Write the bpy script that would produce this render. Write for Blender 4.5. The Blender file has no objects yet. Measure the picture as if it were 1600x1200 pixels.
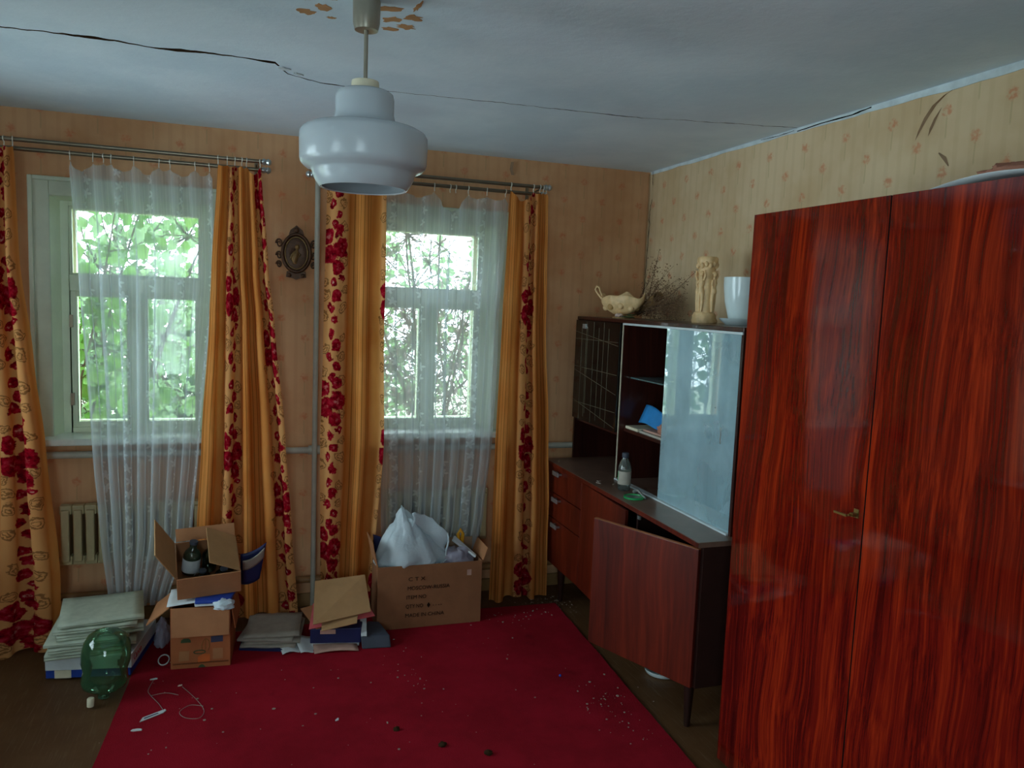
import bpy, bmesh, math, random
from mathutils import Vector, Matrix, noise
random.seed(7)
sc = bpy.context.scene
COL = sc.collection

# ------------------------------------------------------------------ camera
cam = bpy.data.cameras.new('camera'); camo = bpy.data.objects.new('camera', cam); COL.objects.link(camo)
cam.sensor_width = 36.0; cam.lens = 36.0 * 1211.07 / 1600.0; cam.clip_start = 0.05
_r = Vector((0.94649, -0.320387, 0.038846)); _u = Vector((-0.003548, 0.11003, 0.993922)); _f = Vector((0.322714, 0.940875, -0.103006))
camo.matrix_world = Matrix(((_r.x, _u.x, -_f.x, -2.2258), (_r.y, _u.y, -_f.y, -4.15025), (_r.z, _u.z, -_f.z, 1.65548), (0, 0, 0, 1)))
sc.camera = camo

# ------------------------------------------------------------------ world (bright overcast daylight) and exposure
wd = bpy.data.worlds.new('overcast_sky'); sc.world = wd; wd.use_nodes = True
bg = wd.node_tree.nodes['Background']
bg.inputs[0].default_value = (0.74, 0.88, 1.0, 1); bg.inputs[1].default_value = 7.0
sc.view_settings.view_transform = 'Standard'; sc.view_settings.look = 'None'
sc.view_settings.exposure = 0.80; sc.view_settings.gamma = 1.0; sc.view_settings.use_curve_mapping = False
sc.cycles.max_bounces = 14; sc.cycles.diffuse_bounces = 8; sc.cycles.glossy_bounces = 6
sc.cycles.transparent_max_bounces = 24; sc.cycles.transmission_bounces = 8
sc.cycles.sample_clamp_indirect = 6.0

def portal(name, loc, rot, sx, sy):
    l = bpy.data.lights.new(name, 'AREA'); l.shape = 'RECTANGLE'; l.size = sx; l.size_y = sy; l.cycles.is_portal = True
    o = bpy.data.objects.new(name, l); o.location = loc; o.rotation_euler = rot; COL.objects.link(o)
portal('daylight_portal', (-2.745, .32, 1.51), (-math.pi/2, 0, 0), .80, 1.2)
portal('daylight_portal', (-1.28, .32, 1.51), (-math.pi/2, 0, 0), .80, 1.2)
for _y in (-1.15, -3.7): portal('daylight_portal', (-4.23, _y, 1.37), (0, -math.pi/2, 0), 1.65, 1.3)  # for the two unseen windows added in the left wall
portal('daylight_portal', (-2.9, -5.93, 1.37), (math.pi/2, 0, 0), 1.0, 1.65)  # for the unseen window added in the rear wall

# ------------------------------------------------------------------ helpers: colour, nodes
def C(h, k=1.0):
    h = h.lstrip('#'); o = []
    for i in (0, 2, 4):
        c = int(h[i:i+2], 16) / 255
        o.append((c / 12.92 if c <= .04045 else ((c + .055) / 1.055) ** 2.4) * k)
    return (*o, 1)

class T:
    """small wrapper round a material's node tree"""
    def __init__(s, name, rough=.6, spec=.4, metal=0.0, col=None):
        s.mat = bpy.data.materials.new(name); s.mat.use_nodes = True
        s.nt = s.mat.node_tree; s.b = s.nt.nodes['Principled BSDF']; s.out = s.nt.nodes['Material Output']
        s.b.inputs['Roughness'].default_value = rough; s.b.inputs['Specular IOR Level'].default_value = spec
        s.b.inputs['Metallic'].default_value = metal
        if col: s.b.inputs['Base Color'].default_value = col
    def put(s, sock, v):
        if isinstance(v, bpy.types.NodeSocket): s.nt.links.new(v, sock)
        else:
            try: sock.default_value = v
            except Exception: sock.default_value = (v, v, v)
    def set(s, name, v): s.put(s.b.inputs[name], v)
    def add(s, t, **k):
        n = s.nt.nodes.new(t)
        for a, b in k.items(): setattr(n, a, b)
        return n
    def m(s, op, a, b=None, c=None, clamp=False):
        n = s.add('ShaderNodeMath', operation=op, use_clamp=clamp); s.put(n.inputs[0], a)
        if b is not None: s.put(n.inputs[1], b)
        if c is not None: s.put(n.inputs[2], c)
        return n.outputs[0]
    def mx(s, *a):
        r = a[0]
        for x in a[1:]: r = s.m('MAXIMUM', r, x)
        return r
    def step(s, x, lo, hi):          # smooth 0..1 as x goes lo..hi (lo may exceed hi)
        n = s.add('ShaderNodeMapRange', interpolation_type='SMOOTHSTEP')
        if lo > hi:
            s.put(n.inputs['Value'], x); n.inputs['From Min'].default_value = hi; n.inputs['From Max'].default_value = lo
            n.inputs['To Min'].default_value = 1; n.inputs['To Max'].default_value = 0
        else:
            s.put(n.inputs['Value'], x); n.inputs['From Min'].default_value = lo; n.inputs['From Max'].default_value = hi
        return n.outputs[0]
    def mix(s, f, a, b, blend='MIX'):
        n = s.add('ShaderNodeMix', data_type='RGBA', blend_type=blend); s.put(n.inputs[0], f); s.put(n.inputs[6], a); s.put(n.inputs[7], b)
        return n.outputs[2]
    def co(s, kind='Object'): return s.add('ShaderNodeTexCoord').outputs[kind]
    def map(s, v, scale=(1, 1, 1), loc=(0, 0, 0), rot=(0, 0, 0)):
        n = s.add('ShaderNodeMapping'); s.put(n.inputs[0], v); n.inputs['Scale'].default_value = scale
        n.inputs['Location'].default_value = loc; n.inputs['Rotation'].default_value = rot; return n.outputs[0]
    def noise(s, v, scale=5, detail=3, rough=.5, dist=0.0):
        n = s.add('ShaderNodeTexNoise'); s.put(n.inputs['Vector'], v); n.inputs['Scale'].default_value = scale
        n.inputs['Detail'].default_value = detail; n.inputs['Roughness'].default_value = rough; n.inputs['Distortion'].default_value = dist
        return n.outputs[0]
    def sep(s, v):
        n = s.add('ShaderNodeSeparateXYZ'); s.put(n.inputs[0], v); return n.outputs
    def comb(s, x, y, z=0.0):
        n = s.add('ShaderNodeCombineXYZ'); s.put(n.inputs[0], x); s.put(n.inputs[1], y); s.put(n.inputs[2], z); return n.outputs[0]
    def ramp(s, f, stops):
        n = s.add('ShaderNodeValToRGB'); s.put(n.inputs[0], f); e = n.color_ramp.elements
        while len(e) < len(stops): e.new(.5)
        for k, (p, c) in enumerate(stops): e[k].position = p; e[k].color = c
        return n.outputs[0]
    def bump(s, h, strength=.3, dist=.01):
        n = s.add('ShaderNodeBump'); s.put(n.inputs['Height'], h); n.inputs['Strength'].default_value = strength; n.inputs['Distance'].default_value = dist
        s.put(s.b.inputs['Normal'], n.outputs[0]); return n.outputs[0]

def plain(name, hexc, rough=.6, spec=.35, metal=0.0, var=.15, scale=14, bump=0.0, k=1.0):
    t = T(name, rough, spec, metal); c = C(hexc, k)
    n = t.noise(t.co(), scale, 4, .6)
    d = tuple(x * (1 - var) for x in c[:3]) + (1,); l = tuple(min(1, x * (1 + var)) for x in c[:3]) + (1,)
    t.set('Base Color', t.ramp(n, [(.3, d), (.7, l)]))
    if bump: t.bump(n, bump, .004)
    return t.mat
MAT = {}

# --- wallpaper: cream paper with staggered little rose sprigs and faint stripes
def m_wallpaper(name, base, dark):
    t = T(name, .85, .15); o = t.co(); x, y, z = t.sep(o)[:3]
    u = t.m('ADD', x, y)
    cu = t.m('DIVIDE', u, .118); col = t.m('FLOOR', cu); fu = t.m('MULTIPLY', t.m('SUBTRACT', t.m('FRACT', cu), .5), .118)
    par = t.m('MULTIPLY', t.m('PINGPONG', col, 1.0), .5)
    cv = t.m('ADD', t.m('DIVIDE', z, .205), par); fv = t.m('MULTIPLY', t.m('SUBTRACT', t.m('FRACT', cv), .5), .205)
    nz = t.noise(o, 90, 2, .6); nb = t.noise(o, 2.2, 4, .6); nf = t.noise(o, 60, 2, .5)
    d = t.m('SQRT', t.m('ADD', t.m('POWER', fu, 2.0), t.m('POWER', fv, 2.0)))
    d = t.m('ADD', d, t.m('MULTIPLY', t.m('SUBTRACT', nz, .5), .035))
    fl = t.m('MULTIPLY', t.step(d, .026, .010), t.step(nf, .30, .62))
    stem = t.m('MULTIPLY', t.step(t.m('ABSOLUTE', t.m('ADD', fu, t.m('MULTIPLY', t.m('SUBTRACT', nb, .5), .02))), .0045, .002), t.step(t.m('ABSOLUTE', t.m('ADD', fv, .055)), .042, .030))
    st = t.step(t.m('SINE', t.m('MULTIPLY', u, 2 * math.pi / .059)), .2, .9)
    c = t.mix(t.step(nb, .35, .72), base, dark)
    c = t.mix(t.m('MULTIPLY', st, .16), c, tuple(v * .80 for v in dark[:3]) + (1,))
    c = t.mix(t.m('MULTIPLY', stem, .30), c, C('#8d8358'))
    c = t.mix(t.m('MULTIPLY', fl, .62), c, C('#c46c46'))
    t.set('Base Color', c); t.bump(t.m('ADD', t.noise(o, 5, 4, .6), t.m('MULTIPLY', nz, .08)), .22, .02)
    return t.mat
MAT['wallpaper'] = m_wallpaper('faded_rose_wallpaper', C('#d0b794'), C('#c0a37c'))
MAT['wallpaper_backlit'] = m_wallpaper('backlit_rose_wallpaper', C('#d2a57c'), C('#c08c62'))  # same paper; the backlit wall's warmer tone is put into its colour

def m_ceiling():
    t = T('whitewashed_plaster', .9, .15); o = t.co()
    n = t.noise(o, 1.6, 5, .62); n2 = t.noise(o, 26, 5, .7); n3 = t.noise(o, .9, 3, .5)
    c = t.mix(t.step(n, .36, .66), C('#dcebf4'), C('#cddfea'))
    c = t.mix(t.m('MULTIPLY', t.step(n3, .5, .7), .35), c, C('#c6cad6'))
    t.set('Base Color', c); t.bump(t.m('ADD', n2, t.m('MULTIPLY', t.noise(o, 5, 3, .6), 1.2)), .13, .012); return t.mat
MAT['ceiling'] = m_ceiling()

def m_floor():
    t = T('worn_brown_floor_paint', .55, .3); o = t.co()
    n = t.noise(o, 3, 5, .65); n2 = t.noise(t.map(o, (30, 2, 1)), 4, 3, .5)
    c = t.mix(t.step(n, .35, .68), C('#55361c'), C('#624429')); c = t.mix(t.m('MULTIPLY', t.step(n2, .5, .75), .3), c, C('#7c6a52'))
    x = t.sep(o)[0]
    t.set('Base Color', c); t.bump(n2, .1, .004); return t.mat
MAT['floor'] = m_floor()

def m_carpet():
    t = T('crimson_carpet', .95, .02); o = t.co()
    n = t.noise(o, 3.0, 5, .65); n2 = t.noise(o, 260, 2, .6); n3 = t.noise(t.map(o, (1, 1, 1), (3.3, 1.7, 0)), 5, 4, .6)
    c = t.mix(t.step(n, .32, .68), C('#861923'), C('#9c1d2b'))
    c = t.mix(t.m('MULTIPLY', t.step(n3, .62, .78), .45), c, C('#4a1016'))
    c = t.mix(t.m('MULTIPLY', n2, .35), c, C('#680a16'))
    t.set('Base Color', c); t.set('Sheen Weight', .0); t.bump(n2, .5, .006); return t.mat
MAT['carpet'] = m_carpet()

def m_wood(name, light, mid, dark, rough, coat=0.0, sc_=1.0, axis='z', contrast=1.0):
    t = T(name, rough, 1.0 if rough < .2 else .35); o = t.co()
    st = (9 * sc_, 9 * sc_, .55) if axis == 'z' else (9 * sc_, .55, 9 * sc_)
    wob = t.add('ShaderNodeTexNoise'); t.put(wob.inputs['Vector'], t.map(o, (1.3, 1.3, .7))); wob.inputs['Scale'].default_value = 1.5
    va = t.add('ShaderNodeVectorMath', operation='MULTIPLY_ADD'); t.put(va.inputs[0], wob.outputs['Color']); va.inputs[1].default_value = (.16, .16, .16); t.put(va.inputs[2], o)
    v = t.map(va.outputs[0], st)
    n = t.noise(v, 1.5, 6, .62); n2 = t.noise(t.map(va.outputs[0], tuple(k * 5.5 if k > 1 else k * 1.6 for k in st)), 1.6, 4, .6); n3 = t.noise(t.map(va.outputs[0], tuple(k * .5 for k in st)), 1.1, 3, .5)
    f = t.m('ADD', t.m('MULTIPLY', n, .52), t.m('ADD', t.m('MULTIPLY', n2, .42), t.m('MULTIPLY', n3, .28)))
    lo, hi = .61 - .16 / contrast, .61 + .14 / contrast
    t.set('Base Color', t.ramp(f, [(lo, dark), ((lo + hi) / 2, mid), (hi, light)]))
    t.set('Coat Weight', coat); t.set('Coat Roughness', .03); t.set('Coat IOR', 1.6); t.bump(n2, .03, .002); return t.mat
MAT['wardrobe'] = m_wood('polished_mahogany_veneer', C('#9a2b10'), C('#66130a'), C('#280605'), .035, 0.0, 1.7, 'z', 1.0)
MAT['sideboard'] = m_wood('orange_veneer', C('#70220e'), C('#551607'), C('#3a0d04'), .40, .08, .8)
MAT['hutchwood'] = m_wood('dark_red_veneer', C('#43190e'), C('#33110a'), C('#200906'), .38, .2)
MAT['darkwood'] = m_wood('nearly_black_stained_wood', C('#3a1c12'), C('#2a120b'), C('#190a06'), .45)
MAT['countertop'] = plain('dusty_brown_counter', '#6d5346', .35, .5, var=.22, scale=9)
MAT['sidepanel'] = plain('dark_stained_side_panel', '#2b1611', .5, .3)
MAT['doorback'] = plain('raw_edge_band', '#a3623a', .55)
MAT['white_paint'] = plain('cream_green_window_paint', '#d6dfc4', .45, .4, var=.06, scale=8, bump=.05)
MAT['sill'] = plain('white_window_sill_paint', '#d6dcd2', .4, .4, var=.08)
MAT['pipe'] = plain('grey_white_pipe_paint', '#b4b5a8', .45, .4, var=.1)
MAT['pipe_low'] = plain('ochre_pipe_paint', '#8b6a41', .5, .4, var=.1)
MAT['radiator'] = plain('cream_radiator_paint', '#ab9c76', .5, .4, var=.08)
MAT['radback'] = plain('dark_wall_paint', '#6d4a33', .8)
MAT['metal'] = plain('dull_rod_metal', '#857a68', .3, .5, .9, var=.1)
MAT['hook'] = plain('pale_plastic_hook', '#cfcbbd', .4)
MAT['steel'] = plain('pale_steel', '#b9c0c0', .28, .5, .8, var=.08)
MAT['alu'] = plain('pale_aluminium_track', '#c4ced0', .4, .5, .1, var=.05)
MAT['brass'] = plain('aged_brass', '#8d7340', .35, .5, .9)
MAT['opal'] = T('opal_glass', .22, .4, col=C('#b8c0c6')).mat
MAT['opal'].node_tree.nodes['Principled BSDF'].inputs['Subsurface Weight'].default_value = .25
MAT['opal'].node_tree.nodes['Principled BSDF'].inputs['Subsurface Radius'].default_value = (.02, .02, .02)
MAT['lampmetal'] = plain('brushed_canopy_metal', '#9b9485', .35, .5, .6, var=.1)
MAT['ivory'] = plain('ivory_plastic', '#d8cfb4', .45)
MAT['card'] = plain('brown_cardboard', '#a5714d', .85, .15, var=.10, scale=10)
MAT['card2'] = plain('tan_cardboard', '#ad855c', .85, .15, var=.10, scale=10)
MAT['card4'] = plain('dull_brown_cardboard', '#8a5d40', .85, .15, var=.10, scale=10)
MAT['card3'] = plain('orange_brown_cardboard', '#a3603c', .8, .15, var=.10, scale=10)
MAT['cardin'] = plain('carton_inside', '#7d5a3e', .9, .1)
MAT['ink'] = plain('black_print_ink', '#21130c', .8, .1)
MAT['paper'] = plain('grey_newsprint', '#b0b8a6', .9, .1, var=.10, scale=30)
MAT['paper_w'] = plain('white_paper', '#c9ced0', .85, .15, var=.08)
MAT['paper_g'] = plain('aged_grey_paper', '#a69e92', .9, .1, var=.10, scale=22)
MAT['paper_p'] = plain('pinkish_paper', '#b58f80', .9, .1)
MAT['blue'] = plain('royal_blue_card', '#1c3f9a', .5, .4)
MAT['navy'] = plain('navy_folder', '#141d4d', .5, .4)
MAT['slate'] = plain('slate_folder', '#3d424d', .6, .3)
MAT['pinkcard'] = plain('salmon_pink_folder', '#cf5f63', .7, .2)
MAT['red'] = plain('red_print', '#b8202c', .6)
MAT['orange'] = plain('orange_print', '#c8622a', .6)
MAT['green_ink'] = plain('dark_green_print', '#3c4a2c', .7)
MAT['blue_ink'] = plain('blue_grey_print', '#3d3f58', .7)
MAT['olive_ink'] = plain('ochre_print', '#7a5520', .7)
MAT['cream'] = plain('cream_ceramic', '#d8b482', .45, .4, var=.15, scale=40)
MAT['cream_in'] = plain('ochre_ceramic_glaze', '#b68f58', .5, .4)
MAT['pot'] = plain('white_glazed_pot', '#cfdcdc', .15, .5, var=.03)
MAT['twig'] = plain('dry_brown_twig', '#5a4434', .9, .1)
MAT['seed'] = plain('dry_seed_heads', '#7c6048', .95, .1)
MAT['straw'] = plain('straw_paper_wrap', '#8a6a42', .9, .1)
MAT['leafgreen'] = plain('dark_green_fabric_leaf', '#2f4a26', .6)
MAT['petal'] = plain('pink_white_petal', '#d9bcae', .7)
MAT['bronze'] = plain('dark_bronze', '#4f3420', .42, .5, .45, var=.35, scale=60, bump=.3)
MAT['bronze_l'] = plain('rubbed_bronze', '#84683f', .38, .5, .5, var=.3, scale=50, bump=.2)
MAT['black'] = plain('black_recess_shade', '#0b0908', .9, .05)
MAT['plaster_crack'] = plain('raw_plaster', '#c3cdd0', .9, .1)
MAT['peel'] = plain('bare_orange_plaster', '#b78a62', .9, .1)
MAT['yellow'] = plain('yellow_plastic', '#e0a020', .4)
MAT['gold'] = plain('fine_gilt_line', '#8a8468', .3, .5, .6)
MAT['blackglass'] = T('black_glass', .06, .6, col=C('#0c0e0e')).mat
MAT['greenplastic'] = plain('green_plastic', '#1f8a4a', .35)
MAT['crumb'] = plain('pale_plaster_crumb', '#9c8c80', .9, .1)
MAT['dirt'] = plain('dirt_and_crack_shade', '#3a2a1c', .95, .05)  # real dirt clods, and shade painted on the ceiling crack's lips
MAT['cloth_p'] = plain('dusty_pink_cloth', '#b07a66', .95, .1, bump=.2)
MAT['brownpaper'] = plain('grey_brown_paper', '#93785f', .9, .1)
MAT['wire'] = plain('thin_grey_wire', '#8d7a74', .5)
MAT['ground'] = plain('pale_dry_yard', '#a9ad95', .95, .05, var=.2, scale=3)
MAT['bark'] = plain('grey_bark', '#4d4438', .9, .1)
MAT['casing'] = plain('painted_casing', '#bcc4ae', .5, .4, var=.06)
MAT['fridge'] = plain('outdoor_concrete', '#9a988c', .9)

# leaves
def m_leaf(name, a, b, tr=.45):
    t = T(name, .5, .3); o = t.co(); n = t.noise(o, 3.5, 3, .6)
    c = t.ramp(n, [(.3, C(a)), (.7, C(b))]); t.set('Base Color', c)
    tl = t.add('ShaderNodeBsdfTranslucent'); t.put(tl.inputs[0], c); ms = t.add('ShaderNodeMixShader'); ms.inputs[0].default_value = tr
    t.nt.links.new(t.b.outputs[0], ms.inputs[1]); t.nt.links.new(tl.outputs[0], ms.inputs[2]); t.nt.links.new(ms.outputs[0], t.out.inputs[0]); return t.mat
MAT['leaf_a'] = m_leaf('vine_leaf', '#3d6a24', '#80ad56')
MAT['leaf_b'] = m_leaf('pale_tree_leaf', '#527545', '#93b07c')
MAT['leaf_c'] = m_leaf('dry_brown_leaf', '#5c4a3e', '#8a7a70')

# window glass and dusty cabinet glass (clear, with real mirror reflection)
def m_glass(name, tint, extra=0.0, dust=0.0, dustcol=None):
    t = T(name); tr = t.add('ShaderNodeBsdfTransparent'); tr.inputs[0].default_value = tint
    gl = t.add('ShaderNodeBsdfGlossy'); gl.inputs['Roughness'].default_value = .015
    fr = t.add('ShaderNodeFresnel'); fr.inputs[0].default_value = 1.5
    f = t.m('ADD', t.m('MULTIPLY', fr.outputs[0], 1.7), extra, clamp=True)
    ms = t.add('ShaderNodeMixShader'); t.put(ms.inputs[0], f); t.nt.links.new(tr.outputs[0], ms.inputs[1]); t.nt.links.new(gl.outputs[0], ms.inputs[2])
    last = ms.outputs[0]
    if dust:
        df = t.add('ShaderNodeBsdfDiffuse'); df.inputs[0].default_value = dustcol
        o = t.co(); n = t.noise(o, 3, 4, .55); n2 = t.noise(t.map(o, (1, 5, 1)), 2, 2, .5)
        d = t.m('MULTIPLY', t.m('ADD', t.m('MULTIPLY', t.step(n, .25, .8), .45), t.m('ADD', t.m('MULTIPLY', n2, .3), .35)), dust)
        m2 = t.add('ShaderNodeMixShader'); t.put(m2.inputs[0], d); t.nt.links.new(last, m2.inputs[1]); t.nt.links.new(df.outputs[0], m2.inputs[2]); last = m2.outputs[0]
    t.nt.links.new(last, t.out.inputs[0]); return t.mat
MAT['pane'] = m_glass('old_window_glass', (.93, .97, .95, 1))
MAT['cabglass'] = m_glass('dusty_cabinet_glass', (.80, .92, .94, 1), .20, .50, C('#bcdbe4'))
MAT['shelfglass'] = m_glass('greenish_shelf_glass', (.62, .82, .80, 1), .05, .5, C('#7fa5a5'))
MAT['bottleglass'] = m_glass('clear_bottle_glass', (.72, .80, .78, 1), .02, .16, C('#9aa5a0'))
MAT['greenglass'] = m_glass('green_bottle_plastic', (.55, .80, .62, 1), .0, .24, C('#5a8a66'))
MAT['darkglass'] = m_glass('dark_green_jar_glass', (.34, .42, .34, 1), .01, .12, C('#39442f'))

# thin plastic bag
def m_bag(name, c, opac):
    t = T(name, .35, .5); t.set('Base Color', C(c)); o = t.co(); t.bump(t.noise(o, 22, 4, .6, 1.0), .5, .012)
    tl = t.add('ShaderNodeBsdfTranslucent'); tl.inputs[0].default_value = C(c); ms = t.add('ShaderNodeMixShader'); ms.inputs[0].default_value = .35
    t.nt.links.new(t.b.outputs[0], ms.inputs[1]); t.nt.links.new(tl.outputs[0], ms.inputs[2])
    tr = t.add('ShaderNodeBsdfTransparent'); m2 = t.add('ShaderNodeMixShader'); m2.inputs[0].default_value = opac
    t.nt.links.new(tr.outputs[0], m2.inputs[1]); t.nt.links.new(ms.outputs[0], m2.inputs[2]); t.nt.links.new(m2.outputs[0], t.out.inputs[0]); return t.mat
MAT['bag'] = m_bag('white_plastic_bag', '#dbe8ee', .95)
MAT['bag2'] = m_bag('lilac_plastic_bag', '#b9b3c4', .9)

# orange curtain print: UV are metres on the flat cloth
def m_drape():
    t = T('orange_rose_print_cotton', .9, .1); uv = t.co('UV'); u0, v0 = t.sep(uv)[:2]
    sc2 = t.add('ShaderNodeVectorMath', operation='SCALE'); t.put(sc2.inputs[0], uv); sc2.inputs['Scale'].default_value = 1 / 1.5
    uv = sc2.outputs[0]; u0, v0 = t.sep(uv)[:2]
    wn = t.add('ShaderNodeTexNoise'); t.put(wn.inputs['Vector'], uv); wn.inputs['Scale'].default_value = 26; wn.inputs['Detail'].default_value = 4; wn.inputs['Roughness'].default_value = .62
    wx, wy = t.sep(wn.outputs['Color'])[:2]
    U = .30; V = .50
    band = t.m('FLOOR', t.m('DIVIDE', u0, U))
    uu = t.m('MULTIPLY', t.m('FRACT', t.m('DIVIDE', u0, U)), U)
    vv0 = t.m('ADD', v0, t.m('MULTIPLY', band, .17))
    vv = t.m('MULTIPLY', t.m('FRACT', t.m('DIVIDE', vv0, V)), V)
    a = t.m('ADD', uu, t.m('MULTIPLY', t.m('SUBTRACT', wx, .5), .050)); b = t.m('ADD', vv, t.m('MULTIPLY', t.m('SUBTRACT', wy, .5), .050))
    def dist(cx, cy): return t.m('SQRT', t.m('ADD', t.m('POWER', t.m('SUBTRACT', a, cx), 2.0), t.m('POWER', t.m('SUBTRACT', b, cy), 2.0)))
    roses = [(.050, .240, .034), (.100, .262, .033), (.088, .200, .026), (.042, .300, .026), (.092, .318, .020)]
    small = [(.070, .340, .017), (.090, .375, .015), (.060, .405, .018), (.085, .445, .019), (.065, .480, .016), (.080, .030, .018), (.060, .068, .016), (.085, .105, .020), (.070, .150, .017), (.105, .165, .013)]
    leaves = [(.112, .33, .016), (.030, .35, .015), (.108, .41, .014), (.036, .43, .016), (.112, .47, .015), (.030, .04, .015), (.112, .07, .017), (.036, .11, .015), (.115, .22, .015), (.022, .20, .014), (.028, .155, .016), (.118, .125, .013)]
    R = None; K = None
    for cx, cy, r in roses + small:
        d = dist(cx, cy); mk = t.step(d, r * 1.04, r * .90); R = mk if R is None else t.mx(R, mk)
        hl = t.m('MULTIPLY', t.step(d, r * .42, r * .22), .9 if r < .02 else .35); K = hl if K is None else t.mx(K, hl)
    LN = None
    for cx, cy, r in leaves:
        d = dist(cx, cy)
        ring = t.mx(t.step(t.m('ABSOLUTE', t.m('SUBTRACT', d, r)), .0032, .0012), t.step(t.m('ABSOLUTE', t.m('SUBTRACT', d, r * .45)), .0026, .0008))
        LN = ring if LN is None else t.mx(LN, ring)
    base = t.mix(t.step(t.noise(uv, 5, 3, .5), .3, .7), C('#d98a44'), C('#e29c56'))
    pale_band = t.m('MULTIPLY', t.step(t.m('ABSOLUTE', t.m('SUBTRACT', uu, .07)), .075, .045), .35)  # paler cloth ground along the floral band
    base = t.mix(pale_band, base, C('#e2b987'))
    stp = t.m('MULTIPLY', t.step(t.m('ABSOLUTE', t.m('SUBTRACT', uu, .215)), .052, .050), t.step(t.m('SINE', t.m('MULTIPLY', uu, 2 * math.pi / .0165)), .70, .97))
    c = t.mix(t.m('MULTIPLY', stp, .66), base, C('#7a4316'))
    c = t.mix(t.m('MULTIPLY', LN, .7), c, C('#6a3f1c'))
    vn = t.noise(uv, 55, 3, .65)
    red = t.ramp(vn, [(.32, C('#5c0614')), (.52, C('#a01022')), (.74, C('#cc3a4c'))])
    c = t.mix(R, c, red)
    c = t.mix(t.m('MULTIPLY', K, t.step(vn, .48, .66)), c, C('#dfb9a5'))
    df = t.add('ShaderNodeBsdfDiffuse'); t.put(df.inputs[0], c); tl = t.add('ShaderNodeBsdfTranslucent'); t.put(tl.inputs[0], c)
    ms = t.add('ShaderNodeMixShader'); ms.inputs[0].default_value = .5
    t.nt.links.new(df.outputs[0], ms.inputs[1]); t.nt.links.new(tl.outputs[0], ms.inputs[2]); t.nt.links.new(ms.outputs[0], t.out.inputs[0])
    return t.mat
MAT['drape'] = m_drape()

# voile: see-through weave with embroidered daisies in columns
def m_sheer():
    t = T('grey_white_voile'); uv = t.co('UV'); u, v = t.sep(uv)[:2]
    P = .27; Q = .062
    col = t.m('FLOOR', t.m('DIVIDE', u, P)); fu = t.m('MULTIPLY', t.m('SUBTRACT', t.m('FRACT', t.m('DIVIDE', u, P)), .5), P)
    fv = t.m('MULTIPLY', t.m('SUBTRACT', t.m('FRACT', t.m('ADD', t.m('DIVIDE', v, Q), t.m('MULTIPLY', col, .37))), .5), Q)
    sway = t.m('MULTIPLY', t.m('SINE', t.m('MULTIPLY', v, 23.0)), .016); fu = t.m('ADD', fu, sway)
    th = t.m('ARCTAN2', fv, fu); d = t.m('SQRT', t.m('ADD', t.m('POWER', fu, 2.0), t.m('POWER', fv, 2.0)))
    rr = t.m('MULTIPLY', t.m('ADD', t.m('MULTIPLY', t.m('COSINE', t.m('MULTIPLY', th, 5.0)), .30), .72), .024)
    fl = t.step(t.m('SUBTRACT', d, rr), .003, -.003)
    band = t.m('MULTIPLY', t.step(t.m('SINE', t.m('MULTIPLY', u, 2 * math.pi / .02)), .3, .9), .05)
    lace = t.m('MULTIPLY', fl, .24)
    f = t.m('ADD', t.m('ADD', .40, band), lace, clamp=True)
    df = t.add('ShaderNodeBsdfDiffuse'); df.inputs[0].default_value = C('#d6dfe3'); tl = t.add('ShaderNodeBsdfTranslucent'); tl.inputs[0].default_value = C('#dfe7ea')
    ms = t.add('ShaderNodeMixShader'); ms.inputs[0].default_value = .5; t.nt.links.new(df.outputs[0], ms.inputs[1]); t.nt.links.new(tl.outputs[0], ms.inputs[2])
    tr = t.add('ShaderNodeBsdfTransparent'); m2 = t.add('ShaderNodeMixShader'); t.put(m2.inputs[0], f)
    t.nt.links.new(tr.outputs[0], m2.inputs[1]); t.nt.links.new(ms.outputs[0], m2.inputs[2]); t.nt.links.new(m2.outputs[0], t.out.inputs[0]); return t.mat
MAT['sheer'] = m_sheer()

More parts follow.
